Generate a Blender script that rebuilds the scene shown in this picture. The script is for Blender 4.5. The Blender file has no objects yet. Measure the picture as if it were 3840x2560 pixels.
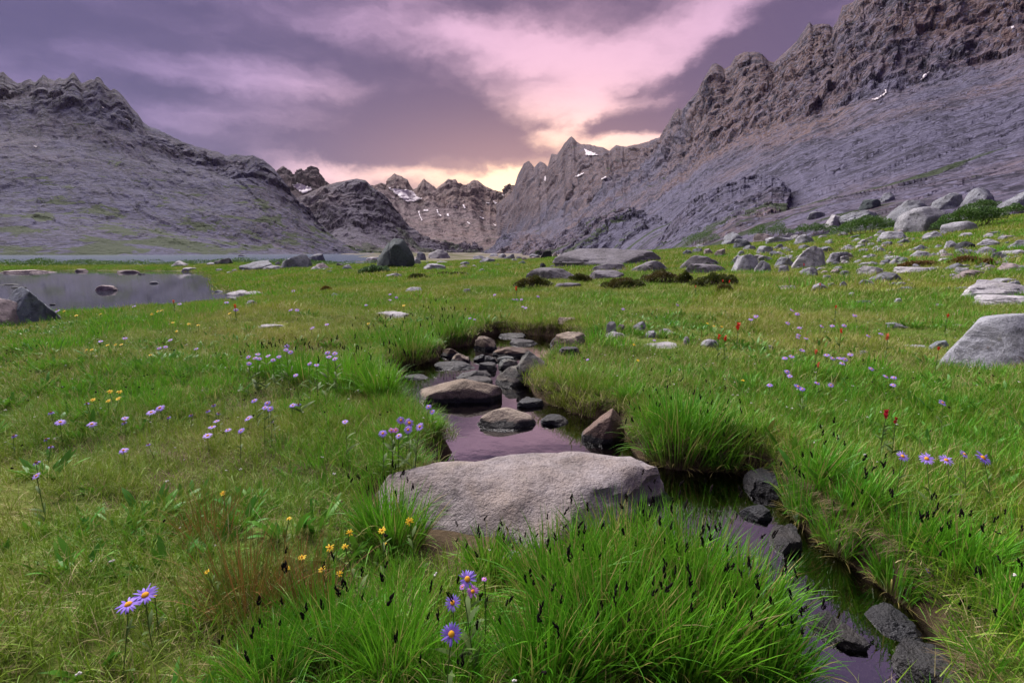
import bpy, bmesh, math, random
import numpy as np
from mathutils import Vector, Matrix
R = math.radians
rng = np.random.default_rng(7)
random.seed(7)
scene = bpy.context.scene
COL = scene.collection

# ------------------------------------------------------------------ camera
FPX, CXP, CYP = 1920.0, 1920.0, 1280.0          # focal length and centre in photograph pixels
CAM_H, PITCH = 1.0, math.atan((1280 - 946) / 1920.0)
cam_d = bpy.data.cameras.new('camera')
cam_d.sensor_width = 36.0
cam_d.lens = 18.0
cam_d.clip_start = 0.05
cam_d.clip_end = 20000
cam = bpy.data.objects.new('camera', cam_d)
COL.objects.link(cam)
cam.location = (0, 0, CAM_H)
cam.rotation_euler = (math.pi / 2 - PITCH, 0, 0)
scene.camera = cam
CP = np.array([0, 0, CAM_H])
SP, CPI = math.sin(PITCH), math.cos(PITCH)
DS = 3840 / 2352.0

def ray(u, v):
    """photo pixel -> world direction (not normalised)"""
    a = (np.asarray(u, float) - CXP) / FPX
    b = (CYP - np.asarray(v, float)) / FPX
    return np.stack([a + 0 * b, CPI + b * SP, -SP + b * CPI], -1)

def at(u, v, Y):
    d = ray(u, v)
    return CP + d * (np.asarray(Y, float) / d[..., 1])[..., None]

# ------------------------------------------------------------------ view, world, sun
scene.view_settings.view_transform = 'Standard'
scene.view_settings.look = 'None'
scene.view_settings.gamma = 1.0
scene.view_settings.use_curve_mapping = False
scene.view_settings.exposure = 2.5
SUN_EL, SUN_AZ = R(50), R(-38)                   # high on the left behind the cloud: the boulders are lit from the upper left

class NT:
    """small helper around a node tree"""
    def __init__(s, nt):
        s.nt = nt
    def n(s, typ, ins=None, **kw):
        nd = s.nt.nodes.new(typ)
        for k, v in kw.items():
            setattr(nd, k, v)
        for k, v in (ins or {}).items():
            s.set(nd.inputs[k], v)
        return nd
    def set(s, sock, v):
        if isinstance(v, bpy.types.NodeSocket):
            s.nt.links.new(v, sock)
        elif isinstance(v, bpy.types.Node):
            s.nt.links.new(v.outputs[0], sock)
        else:
            if sock.type == 'RGBA' and len(v) == 3:
                v = (*v, 1)
            sock.default_value = v
    def m(s, op, a, b=0.0, c=None, clamp=False):
        nd = s.n('ShaderNodeMath', operation=op, use_clamp=clamp)
        s.set(nd.inputs[0], a); s.set(nd.inputs[1], b)
        if c is not None: s.set(nd.inputs[2], c)
        return nd.outputs[0]
    def vm(s, op, a, b=(0, 0, 0)):
        nd = s.n('ShaderNodeVectorMath', operation=op)
        s.set(nd.inputs[0], a)
        if op == 'SCALE': s.set(nd.inputs[3], b)
        else: s.set(nd.inputs[1], b)
        return nd.outputs['Value'] if op in ('LENGTH', 'DOT_PRODUCT', 'DISTANCE') else nd.outputs[0]
    def mix(s, f, a, b, blend='MIX'):
        nd = s.n('ShaderNodeMix', data_type='RGBA', blend_type=blend)
        s.set(nd.inputs[0], f); s.set(nd.inputs[6], a); s.set(nd.inputs[7], b)
        return nd.outputs[2]
    def noise(s, vec, scale, detail=4, rough=0.55, dist=0.0, out=0):
        nd = s.n('ShaderNodeTexNoise', {'Vector': vec, 'Scale': scale, 'Detail': detail, 'Roughness': rough, 'Distortion': dist})
        return nd.outputs[out]
    def ramp(s, f, a, b, lo=0.0, hi=1.0, smooth=True):
        nd = s.n('ShaderNodeMapRange', interpolation_type='SMOOTHSTEP' if smooth else 'LINEAR')
        for i, v in enumerate((f, a, b, lo, hi)): s.set(nd.inputs[i], v)
        return nd.outputs[0]
    def mapv(s, vec, scale=(1, 1, 1), loc=(0, 0, 0), rot=(0, 0, 0)):
        return s.n('ShaderNodeMapping', {'Vector': vec, 'Location': loc, 'Rotation': rot, 'Scale': scale}).outputs[0]

world = bpy.data.worlds.new('World')
scene.world = world
world.use_nodes = True
wt = world.node_tree
wt.nodes.clear()
W = NT(wt)

def build_sky():
    d = W.n('ShaderNodeTexCoord').outputs['Generated']
    sx = W.n('ShaderNodeSeparateXYZ', {0: d})
    az = W.m('ARCTAN2', sx.outputs[0], sx.outputs[1])
    el = W.m('ARCSINE', sx.outputs[2])
    # the cloud deck: noise laid on a plane overhead, so streets of cloud run towards the horizon
    den = W.m('ADD', W.m('ABSOLUTE', sx.outputs[2]), 0.16)
    deck = W.n('ShaderNodeCombineXYZ', {0: W.m('DIVIDE', sx.outputs[0], den), 1: W.m('DIVIDE', sx.outputs[1], den), 2: 0.0}).outputs[0]
    ang = W.n('ShaderNodeCombineXYZ', {0: az, 1: el, 2: 0.0}).outputs[0]
    w1 = W.noise(W.mapv(ang, (3.0, 6.0, 1)), 1.0, 4, 0.55, out=1)
    warp = W.vm('MULTIPLY', W.vm('SUBTRACT', w1, (0.5, 0.5, 0.5)), (0.14, 0.07, 0))
    w2 = W.noise(W.mapv(ang, (15.0, 26.0, 1)), 1.0, 6, 0.66, out=1)
    warp = W.vm('ADD', warp, W.vm('MULTIPLY', W.vm('SUBTRACT', w2, (0.5, 0.5, 0.5)), (0.085, 0.045, 0)))
    p = W.vm('ADD', ang, warp)
    def blob(u, v, ru, rv, rot=0.0):
        """a bank of cloud (or a gap in it) centred where the photograph shows it"""
        dd = ray(u * DS, v * DS)
        a0 = math.atan2(dd[0], dd[1]); e0 = math.atan2(dd[2], math.hypot(dd[0], dd[1]))
        k = math.cos(a0) ** 2
        q = W.n('ShaderNodeMapping', {'Vector': p, 'Location': (a0, e0, 0), 'Rotation': (0, 0, R(rot)), 'Scale': (ru / 1176 * max(k, .5) * 1.5, rv / 1176 * max(k, .6) * 1.5, 1)}, vector_type='TEXTURE')
        return W.n('ShaderNodeTexGradient', {0: q.outputs[0]}, gradient_type='SPHERICAL').outputs['Fac']
    th = W.noise(W.mapv(deck, (0.55, 0.35, 1), (3.1, 1.7, 0)), 1.5, 5, 0.5, 0.3)
    th = W.m('MULTIPLY_ADD', W.m('SUBTRACT', th, .5), .55, .60)
    streak = W.noise(W.mapv(p, (4, 15, 1), rot=(0, 0, R(-10))), 1.0, 5, 0.55)
    th = W.m('MULTIPLY_ADD', W.m('SUBTRACT', streak, 0.5), .8, th)
    puff = W.noise(W.mapv(p, (7.5, 19, 1), rot=(0, 0, R(-6))), 1.0, 8, 0.62)
    th = W.m('MULTIPLY_ADD', W.m('SUBTRACT', puff, 0.5), 1.15, th)
    for (u, v, ru, rv, rot, w) in [
        (960, 225, 210, 70, 0, .55), (1070, 195, 80, 45, 0, .35), (700, 320, 420, 55, 0, .30), (1110, 300, 250, 50, -4, .55), (1000, 345, 330, 40, 4, .4),
        (1300, 0, 420, 40, 3, .30), (60, 40, 420, 120, 0, .35), (760, 90, 300, 75, 0, .30), (370, 210, 110, 24, 0, .38),
        (1790, 60, 300, 62, 33, .75), (1580, 185, 120, 40, 25, .55), (1450, 290, 150, 30, 4, .75), (1455, 207, 55, 18, 0, .45),
        (1250, 215, 230, 90, -8, -.50), (1040, 85, 230, 50, -4, -.62), (1480, 120, 260, 60, 28, -.5), (1660, 40, 150, 40, 33, -.4), (1300, 130, 260, 60, 0, -.3),
        (640, 195, 300, 40, 3, -.42), (690, 375, 120, 26, -14, -.55), (1165, 432, 70, 30, 0, -1.3), (1400, 325, 150, 24, 0, -1.3), (1320, 285, 50, 20, 30, -.8), (900, 408, 330, 18, 0, -.6),
        (450, 275, 260, 36, 0, -.30), (1520, 235, 60, 30, 0, -.4)]:
        th = W.m('MULTIPLY_ADD', blob(u, v, ru, rv, rot), w * 1.25, th)
    th = W.ramp(th, -.42, 1.08, 0.0, 1.0)
    # how close to the hidden sun: the same light comes through warmer and brighter there
    def near(u, v, ra, re):
        dd = ray(u * DS, v * DS)
        a0 = math.atan2(dd[0], dd[1]); e0 = math.atan2(dd[2], math.hypot(dd[0], dd[1]))
        q = W.vm('MULTIPLY', W.vm('SUBTRACT', ang, (a0, e0, 0)), (1 / ra, 1 / re, 0))
        l = W.vm('LENGTH', q)
        return W.m('POWER', 2.718, W.m('MULTIPLY', W.m('MULTIPLY', l, l), -1.0))
    pink = near(1330, 200, 0.52, 0.50)
    warm = near(1220, 425, 0.34, 0.115)
    light = W.mix(pink, (0.36, 0.255, 0.50), (0.80, 0.47, 0.61))
    light = W.mix(warm, light, (1.7, 1.05, 0.62))
    dark = W.mix(pink, (0.092, 0.066, 0.160), (0.150, 0.088, 0.150))
    dark = W.mix(W.m('MULTIPLY', warm, 0.8), dark, (0.50, 0.26, 0.22))
    cloud = W.mix(th, light, dark)
    sky = W.n('ShaderNodeTexSky', sky_type='NISHITA', sun_disc=False, sun_elevation=SUN_EL, sun_rotation=SUN_AZ, altitude=3000.0)
    b_sky = W.n('ShaderNodeBackground', {'Color': sky.outputs[0], 'Strength': 0.05})
    b_cld = W.n('ShaderNodeBackground', {'Color': cloud, 'Strength': 0.208})
    mx = W.n('ShaderNodeMixShader', {0: 0.96, 1: b_sky.outputs[0], 2: b_cld.outputs[0]})
    W.n('ShaderNodeOutputWorld', {0: mx.outputs[0]})
build_sky()
world.cycles.sampling_method = 'MANUAL'
world.cycles.sample_map_resolution = 256

sun_d = bpy.data.lights.new('sun', 'SUN')
sun_d.energy = 1.5
sun_d.angle = R(52)
sun_d.color = (1.0, 0.93, 0.90)
sun = bpy.data.objects.new('sun', sun_d)
COL.objects.link(sun)
sv = Vector((math.sin(SUN_AZ) * math.cos(SUN_EL), math.cos(SUN_AZ) * math.cos(SUN_EL), math.sin(SUN_EL)))
sun.rotation_euler = sv.to_track_quat('Z', 'Y').to_euler()
sun.location = sv * 50
scene.cycles.use_denoising = True
scene.cycles.max_bounces = 5
scene.cycles.diffuse_bounces = 2
scene.cycles.glossy_bounces = 2
scene.cycles.transmission_bounces = 4
scene.cycles.transparent_max_bounces = 12
scene.cycles.caustics_reflective = False
scene.cycles.caustics_refractive = False

# ------------------------------------------------------------------ noise in numpy
_perm = np.random.default_rng(3).permutation(256).astype(np.int32)
_perm = np.concatenate([_perm, _perm, _perm])
_g = np.random.default_rng(4).normal(size=(256, 3))
_g /= np.linalg.norm(_g, axis=1)[:, None]
_g = _g.astype(np.float32)

def perlin(p):
    p = np.asarray(p, np.float32)
    i = np.floor(p).astype(np.int32)
    f = p - i
    i &= 255
    w = f * f * f * (f * (f * 6 - 15) + 10)
    out = 0
    for dx in (0, 1):
        for dy in (0, 1):
            for dz in (0, 1):
                h = _perm[_perm[_perm[i[..., 0] + dx] + i[..., 1] + dy] + i[..., 2] + dz]
                g = _g[h]
                dot = g[..., 0] * (f[..., 0] - dx) + g[..., 1] * (f[..., 1] - dy) + g[..., 2] * (f[..., 2] - dz)
                wt_ = (w[..., 0] if dx else 1 - w[..., 0]) * (w[..., 1] if dy else 1 - w[..., 1]) * (w[..., 2] if dz else 1 - w[..., 2])
                out = out + dot * wt_
    return out * 1.6

def fbm(p, wl, octaves=5, gain=0.5, ridged=False, spacing=None, off=0.0):
    """fractal noise; wl = longest wavelength (m); octaves finer than the mesh are faded out"""
    p = np.asarray(p, np.float32) + np.float32(off)
    tot, amp = 0, 1.0
    for o in range(octaves):
        n = perlin(p / wl)
        if ridged: n = 1 - 2 * np.abs(n)
        k = amp
        if spacing is not None:
            k = amp * np.clip((wl / np.maximum(spacing, 1e-6) - 2.0) / 3.0, 0, 1)
        tot = tot + n * k
        amp *= gain; wl *= 0.5
        p = p + 17.3
    return tot

def facet(p, wl, spacing=None, off=0.0, tilt=0.8):
    """broken planes: every cell is a tilted facet with its own height, steps at the borders"""
    p = (np.asarray(p, np.float32) + np.float32(off)) / np.float32(wl)
    b = np.floor(p - .5).astype(np.int32)
    best = np.full(p.shape[:-1], 1e9, np.float32); val = np.zeros(p.shape[:-1], np.float32)
    for dx in (0, 1):
        for dy in (0, 1):
            for dz in (0, 1):
                c = b + np.array([dx, dy, dz], np.int32)
                ci = c & 255
                h = _perm[_perm[_perm[ci[..., 0]] + ci[..., 1]] + ci[..., 2]]
                r = p - (c + .5 + _g[h] * np.float32(.42))
                d = (r * r).sum(-1)
                v = (r * _g[(h + 77) & 255]).sum(-1) * tilt + _g[(h + 13) & 255][..., 0] * .45
                k = d < best
                best = np.where(k, d, best); val = np.where(k, v, val)
    if spacing is not None:
        val = val * np.clip((wl / np.maximum(spacing, 1e-6) - 2.0) / 4.0, 0, 1)
    return val

def sstep(a, b, x):
    t = np.clip((x - a) / (b - a), 0, 1)
    return t * t * (3 - 2 * t)

# ------------------------------------------------------------------ object helpers
def mesh_from(name, V, F, smooth=True, mat=None, attrs=None):
    me = bpy.data.meshes.new(name)
    V = np.ascontiguousarray(V, np.float32)
    if isinstance(F, np.ndarray):
        n, k = F.shape
        me.vertices.add(len(V)); me.vertices.foreach_set('co', V.ravel())
        me.loops.add(n * k); me.loops.foreach_set('vertex_index', np.ascontiguousarray(F, np.int32).ravel())
        me.polygons.add(n)
        me.polygons.foreach_set('loop_start', np.arange(0, n * k, k, dtype=np.int32))
        me.polygons.foreach_set('loop_total', np.full(n, k, np.int32))
        me.update(calc_edges=True)
    else:
        me.from_pydata(V.tolist(), [], F)
        me.update()
    if smooth:
        me.polygons.foreach_set('use_smooth', np.ones(len(me.polygons), bool))
    for an, (typ, dat) in (attrs or {}).items():
        a = me.attributes.new(an, typ, 'POINT')
        a.data.foreach_set('value' if typ == 'FLOAT' else ('vector' if typ == 'FLOAT_VECTOR' else 'color'), np.ascontiguousarray(dat, np.float32).ravel())
    if mat: me.materials.append(mat)
    return me

def obj(name, me, parent=None, loc=None, label=None, cat=None, group=None, kind=None):
    o = bpy.data.objects.new(name, me)
    COL.objects.link(o)
    if parent is not None: o.parent = parent
    if loc is not None: o.location = loc
    if label: o['label'] = label
    if cat: o['category'] = cat
    if group: o['group'] = group
    if kind: o['kind'] = kind
    return o

def grid_faces(nr, nc):
    i = np.arange(nr * nc).reshape(nr, nc)
    return np.stack([i[:-1, :-1], i[:-1, 1:], i[1:, 1:], i[1:, :-1]], -1).reshape(-1, 4)

def new_mat(name):
    m = bpy.data.materials.new(name)
    m.use_nodes = True
    m.node_tree.nodes.clear()
    return m, NT(m.node_tree)

def finish(T, color, rough=0.9, bump=None, strength=0.5, dist=0.1, spec=0.3, **kw):
    ins = {'Base Color': color, 'Roughness': rough, 'Specular IOR Level': spec}
    ins.update(kw)
    b = T.n('ShaderNodeBsdfPrincipled', ins)
    if bump is not None:
        bn = T.n('ShaderNodeBump', {'Height': bump, 'Strength': strength, 'Distance': dist})
        T.set(b.inputs['Normal'], bn.outputs[0])
    T.n('ShaderNodeOutputMaterial', {0: b.outputs[0]})
    return b
# ------------------------------------------------------------------ mountains
def frame(e):
    e1 = np.array(e, float); e1 /= np.linalg.norm(e1)
    e2 = np.cross((0, 0, 1), e1); e2 /= np.linalg.norm(e2)
    return e1, e2, np.cross(e1, e2)
def stretch(e, k=.2):
    """noise space in which features run k times as long along e"""
    a, b, c = frame(e)
    return np.stack([a * k, b, c])
E_R, E_L, E_D = (.86, .15, .48), (.62, -.62, -.44), (.55, -.6, -.52)
def mountain_mat(name, c_grey, c_tan, c_dark, dirs, sc, veg=0.0, veg_top=40.0, veg_col=(0.013, 0.026, 0.009), vegk=1.0, tilt=8.0, tan_z=150.0):
    """dirs = rotation (deg) of the bedding lines; sc = size of the coarse features in metres"""
    m, T = new_mat(name)
    P = T.n('ShaderNodeNewGeometry')
    pos = P.outputs['Position']; nor = P.outputs['Normal']
    big = T.noise(pos, 1.0 / (sc * 3), 6, 0.62, 0.4)
    mid = T.noise(pos, 1.0 / (sc * .38), 5, 0.56, 0.6)
    ea, eb, ec = frame(dirs)
    bed = T.n('ShaderNodeCombineXYZ', {0: T.vm('DOT_PRODUCT', pos, tuple(ea / (sc * 1.1))), 1: T.vm('DOT_PRODUCT', pos, tuple(eb / (sc * .12))), 2: T.vm('DOT_PRODUCT', pos, tuple(ec / (sc * .12)))}).outputs[0]
    lines = T.noise(bed, 1.0, 7, 0.66, 0.5)
    fall = T.noise(T.mapv(pos, (1.0 / (sc * .14), 1.0 / (sc * .14), 1.0 / (sc * 1.3))), 1.0, 6, 0.65, 0.8)
    nz = T.n('ShaderNodeSeparateXYZ', {0: nor}).outputs[2]
    steep = T.ramp(nz, .45, .80, 1.0, 0.0)
    wv = T.vm('SCALE', T.noise(pos, 1.0 / (sc * .5), 5, .65, out=1), .8)
    def cracks(k, edge):
        v = T.vm('ADD', T.mapv(pos, (1.0 / (sc * .26 * k), 1.0 / (sc * .26 * k), 1.0 / (sc * 1.0 * k)), rot=(0, R(tilt), 0)), wv)
        return T.ramp(T.n('ShaderNodeTexVoronoi', {'Vector': v, 'Scale': 1.0}, feature='DISTANCE_TO_EDGE').outputs[0], 0.0, edge)
    crk = cracks(1.0, .06); crk_f = cracks(.33, .10)
    talus = T.noise(pos, 1.0 / (sc * .042), 2, .5)
    rub = T.noise(pos, 1.0 / (sc * .10), 3, .55, .8)
    zz = T.n('ShaderNodeSeparateXYZ', {0: pos}).outputs[2]
    c = T.mix(T.ramp(T.m('ADD', big, T.m('MULTIPLY', T.ramp(zz, tan_z * .3, tan_z, 0, 1, False), .16)), .44, .66), c_grey, c_tan)
    c = T.mix(T.m('MULTIPLY', T.ramp(lines, .50, .68), 0.45), c, tuple(min(1, v * 1.45) for v in c_grey))
    c = T.mix(T.m('MULTIPLY', T.ramp(lines, .36, .47, 1.0, 0.0), .8), c, tuple(v * .62 for v in c_dark))
    c = T.mix(T.m('MULTIPLY', T.m('MULTIPLY', T.ramp(fall, .48, .66), .85), T.ramp(steep, 0, 1, .35, 1.0)), c, c_dark)
    c = T.mix(T.m('MULTIPLY', T.ramp(mid, .52, .64), 0.75), c, tuple(v * .70 for v in c_dark))
    c = T.mix(T.m('MULTIPLY', T.ramp(rub, .52, .64), 0.8), c, tuple(v * .55 for v in c_dark))
    c = T.mix(T.m('MULTIPLY', T.ramp(talus, .54, .66), 0.85), c, tuple(v * 1.4 for v in c_grey))
    if veg > 0:
        sp = T.n('ShaderNodeSeparateXYZ', {0: pos}); sn = T.n('ShaderNodeSeparateXYZ', {0: nor})
        vn = T.noise(T.vm('SCALE', bed, .16) if vegk == 1 else T.mapv(pos, (vegk / sc, vegk / sc, 2.2 * vegk / sc)), 1.0, 7, 0.68, 0.4)
        low = T.ramp(sp.outputs[2], 0.0, veg_top, 0.035, -0.10, smooth=False)
        f = T.m('ADD', vn, low)
        f = T.m('ADD', f, T.m('MULTIPLY', T.m('SUBTRACT', sn.outputs[2], 0.62), 0.18))
        f = T.ramp(f, .575, .605, 0.0, veg)
        vc = T.mix(T.noise(pos, 1.0 / (sc * .12), 4, .6), veg_col, tuple(v * k for v, k in zip(veg_col, (2.2, 1.7, 1.2))))
        c = T.mix(f, c, vc)
    h = T.m('MULTIPLY_ADD', lines, T.ramp(steep, 0, 1, .9, .15), T.m('MULTIPLY', mid, .8))
    h = T.m('ADD', h, T.m('MULTIPLY', T.m('MULTIPLY', fall, .8), steep))
    h = T.m('ADD', h, T.m('MULTIPLY', T.m('MULTIPLY_ADD', crk_f, .35, crk), T.ramp(steep, 0, 1, .2, .9)))
    h = T.m('MULTIPLY_ADD', rub, .6, h)
    h = T.m('MULTIPLY_ADD', talus, .22, h)
    finish(T, c, 0.92, h, 0.62, sc * .075, 0.15)
    return m

def curve(pts, us):
    """(u, v, Y) guide points in photograph thirds -> world points at the columns us; missing Y are interpolated"""
    u = np.array([p[0] for p in pts], float)
    v = np.array([p[1] for p in pts], float)
    ku = np.array([p[0] for p in pts if len(p) > 2], float)
    kY = np.array([p[2] for p in pts if len(p) > 2], float)
    return at(us * DS, np.interp(us, u, v) * DS, np.exp(np.interp(us, ku, np.log(kY))))

def loft(name, guides, ncol, rows, mat, amp, wl, ridge=0.5, crest_jag=0.0, back=True, aniso=None, seed=0.0, label=None, smooth_rows=0.6, gain=0.55, octaves=7, cliff=.5, gully=.7, slab=.6):
    u0, u1 = guides[-1][0][0], guides[-1][-1][0]
    us = np.linspace(u0, u1, ncol)
    G = [curve(g, us) for g in guides]
    if crest_jag:
        k = np.stack([us, us * 0, us * 0], -1)
        j = fbm(k, 47.0, 6, 0.7, False, off=seed) * 1.1
        Yc = G[-1][:, 1]
        G[-1][:, 2] += j * crest_jag * Yc / 1176.0
    if back:
        b = G[-1].copy(); b[:, :2] *= 1.25; b[:, 2] *= 0.25
        b2 = G[-1].copy(); b2[:, :2] *= 1.03; b2[:, 2] *= 0.96
        G += [b2, b]; rows = list(rows) + [8, 8]
    L = []
    for k in range(len(G) - 1):
        n = rows[k]
        t = np.linspace(0, 1, n, endpoint=(k == len(G) - 2))
        L.append(G[k][None] * (1 - t)[:, None, None] + G[k + 1][None] * t[:, None, None])
    P = np.concatenate(L)
    nr = len(P)
    # soften the joints between guide bands, not the crest
    crest_row = sum(rows[:len(guides) - 1])
    for _ in range(int(14 * smooth_rows)):
        Q = P.copy()
        Q[1:-1] = (P[:-2] + 2 * P[1:-1] + P[2:]) / 4
        Q[crest_row - 1:crest_row + 2] = P[crest_row - 1:crest_row + 2]
        P = Q
    gu = np.gradient(P, axis=1); gv = np.gradient(P, axis=0)
    N = np.cross(gu, gv); N /= np.linalg.norm(N, axis=-1)[..., None] + 1e-9
    sp = np.linalg.norm(gu, axis=-1) * 0.5 + np.linalg.norm(gv, axis=-1) * 0.5
    Yd = P[..., 1]
    t = np.arange(nr) / max(crest_row, 1)
    T_ = np.broadcast_to(t[:, None], Yd.shape)
    Av = P * np.array([1, .8, .17])                               # buttresses: broken tall
    w_ = fbm(P, wl * .5, 3, .5, False, sp, seed + 5)[..., None] * wl * .07
    Av = Av + w_
    A = (P if aniso is None else P @ np.array(aniso, float).T) + w_
    sc_ = np.clip(Yd / np.median(Yd), .22, 3)
    cl = facet(Av, wl, sp, seed) * .40 + facet(Av, wl * .37, sp, seed + 3) * .34 + facet(Av, wl * .14, sp, seed + 9) * .30 + facet(Av, wl * .055, sp, seed + 11) * .2
    sl = facet(A, wl * .6, sp, seed + 1) * .26 + facet(A, wl * .22, sp, seed + 2) * .2 + facet(A, wl * .08, sp, seed + 4) * .13 + facet(A, wl * .03, sp, seed + 6) * .08
    n2 = fbm(P, wl * 1.9, 5, .5, False, sp, seed + 91)
    cw = sstep(cliff - .06, cliff + .06, T_ + .05 * perlin(P / (wl * 2)))
    d = amp * (cl * cw + sl * (1 - cw) * slab + n2 * .35)
    arc = np.concatenate([[0], np.cumsum(np.linalg.norm(np.diff(G[len(guides) - 1][:, :2], axis=0), axis=1))])
    lean_ = T_ * wl * 1.2
    S_ = np.stack([arc[None] + lean_ + 0 * Yd, T_ * wl * 1.1, 0 * Yd], -1) + perlin(P / (wl * .8))[..., None] * wl * .18
    gl = fbm(S_, wl * 1.5, 5, .58, True, sp * 1.5, seed + 40) - .5
    d = d + amp * gully * gl * np.clip((T_ - .12) * 1.5, 0, 1)
    fade = np.clip(T_ * 7, 0.12, 1)
    nc = np.where(T_ <= 1, np.clip((1.0 - T_) * 8, .04, 1), .05)
    P = P + N * (d * fade * nc * sc_ ** .8)[..., None]
    me = mesh_from(name, P.reshape(-1, 3), grid_faces(nr, ncol), True, mat)
    o = obj(name, me, kind='structure')
    if label: o['label'] = label
    return o

M_right = mountain_mat('granite wall', (.076, .072, .112), (.118, .078, .074), (.038, .036, .058), E_R, 30, .85, 26.0, tan_z=110.0)
M_left = mountain_mat('granite slope', (.048, .047, .092), (.062, .050, .072), (.019, .019, .038), E_L, 72, .95, 120.0, vegk=1.6, tan_z=300.0)
M_dome = mountain_mat('granite dome', (.080, .070, .098), (.104, .076, .078), (.040, .036, .052), E_D, 70, .6, 60.0, tan_z=200.0)
M_far = mountain_mat('far granite', (.118, .086, .094), (.158, .108, .094), (.066, .050, .058), E_D, 140, .3, 60.0, tan_z=300.0)  # warm pink tint: sunset glow of the valley head put into the rock colour
M_peak = mountain_mat('dark peaks', (.068, .052, .072), (.084, .060, .062), (.036, .030, .042), (.3, 0, 1), 120)
M_mound = mountain_mat('grey slab rock', (.078, .082, .116), (.084, .083, .104), (.040, .042, .062), E_R, 26, .8, 22.0)

right_crest = [(1140, 470, 1750), (1165, 452), (1178, 438), (1190, 400), (1203, 376), (1215, 370), (1228, 384), (1240, 369), (1252, 376), (1258, 386), (1266, 353), (1280, 354), (1295, 331), (1305, 320), (1312, 312, 1150),
    (1325, 326), (1340, 331), (1362, 335), (1390, 342), (1400, 346), (1415, 335), (1440, 337), (1465, 330), (1500, 320), (1517, 315, 640), (1530, 292), (1545, 264), (1552, 252), (1558, 247), (1564, 252), (1570, 249), (1580, 235), (1600, 214), (1622, 172),
    (1636, 150, 430), (1644, 146), (1652, 150), (1664, 160), (1678, 152), (1690, 130), (1705, 122), (1730, 118), (1750, 125), (1765, 139), (1778, 143), (1800, 125), (1830, 95), (1846, 72), (1856, 54), (1860, 50, 345), (1868, 59), (1890, 56), (1905, 59), (1912, 64),
    (1925, 44), (1935, 16), (1945, 13), (1960, 5), (1975, -18), (2050, -70, 295), (2200, -130), (2352, -200, 270), (2600, -240), (2950, -260, 270)]
mountain_right = loft('mountain_right', [
    [(1120, 597, 900), (1200, 594, 620), (1300, 588, 330), (1400, 583, 200), (1500, 578, 120), (1600, 573, 80), (1750, 566, 60), (1900, 556, 52), (2100, 540, 46), (2352, 512, 42), (2600, 488, 42), (2950, 450, 42)],
    [(1120, 572, 1200), (1200, 567, 820), (1300, 547, 460), (1400, 527, 300), (1500, 512, 210), (1600, 500, 152), (1750, 478, 116), (1900, 452, 100), (2100, 415, 90), (2352, 365, 85), (2950, 250, 85)],
    [(1140, 553, 1500), (1220, 527, 1050), (1300, 495, 760), (1400, 455, 520), (1500, 415, 400), (1620, 360, 305), (1700, 330, 275), (1850, 275, 240), (2000, 222, 222), (2150, 175, 212), (2352, 120, 205), (2950, 0, 205)],
    right_crest], 1100, [80, 130, 150], M_right, 5.5, 26.0, .62, 2.2, cliff=.55, gully=.3,
    aniso=stretch(E_R), seed=5.0, gain=.60)
mountain_left = loft('mountain_left', [
    [(-700, 592, 330), (0, 590, 330), (300, 591, 340), (500, 593, 380), (700, 594, 430), (800, 595, 500), (900, 597, 640)],
    [(-700, 400, 480), (0, 470, 480), (200, 502, 480), (400, 532, 500), (550, 554, 520), (700, 577, 540), (800, 585, 600), (900, 594, 680)],
    [(-700, 230, 700), (0, 292, 700), (200, 330, 700), (330, 372, 700), (520, 432, 690), (600, 457, 680), (680, 502, 660), (760, 552, 650), (830, 582, 660), (900, 595, 700)],
    [(-700, 60, 900), (-200, 140), (-50, 158), (0, 166, 900), (7, 162), (14, 170), (22, 178), (40, 191), (55, 184), (68, 180), (80, 187), (92, 180), (100, 172), (112, 181), (126, 187), (136, 180), (148, 184), (158, 178), (165, 170), (170, 168), (178, 178), (187, 190), (200, 186), (210, 181), (216, 184), (222, 175), (230, 178), (240, 195), (254, 209), (262, 205), (274, 212), (285, 224), (300, 243), (316, 262), (328, 280), (345, 290), (380, 305), (420, 325), (470, 342), (500, 350), (520, 358), (532, 354), (560, 357), (580, 355), (605, 367), (625, 384), (640, 400), (660, 430), (690, 466, 800), (730, 507), (770, 546), (820, 580), (900, 598, 760)]],
    720, [70, 100, 110], M_left, 11.0, 46.0, .6, 2.2, cliff=.74, gully=.22, aniso=stretch(E_L, .3), seed=31.0, gain=.60)
mountain_dome = loft('mountain_dome', [
    [(580, 596, 720), (760, 596, 720), (900, 594, 740), (1000, 592, 800), (1110, 592, 900)],
    [(580, 545, 900), (700, 530, 900), (820, 525, 900), (880, 540, 900), (950, 566, 880), (1030, 586, 900), (1110, 590, 950)],
    [(580, 490, 1150), (660, 462), (695, 450), (740, 428), (775, 418), (800, 414), (820, 411), (840, 415), (852, 428), (870, 441), (890, 463), (915, 490), (940, 520), (970, 552), (1010, 580), (1110, 591, 1050)]],
    300, [90, 130], M_dome, 17.0, 120.0, .6, 1.0, cliff=.35, aniso=stretch(E_D, .3), seed=77.0, gain=.58)
peak_left = loft('mountain_peak_left', [
    [(560, 560, 1700), (900, 560, 1700)],
    [(560, 455, 2000), (660, 448, 2000), (700, 450, 2000), (760, 462, 2000), (900, 480, 2000)],
    [(560, 420, 2250), (620, 405), (632, 398), (641, 388), (650, 383), (658, 388), (668, 396), (680, 408), (690, 405), (703, 403), (713, 396), (722, 391), (733, 401), (745, 415), (758, 422), (775, 430), (810, 445), (900, 470, 2250)]],
    260, [40, 80], M_peak, 40.0, 120.0, .7, 2.0, cliff=.3, seed=12.0, gain=.6)
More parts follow.
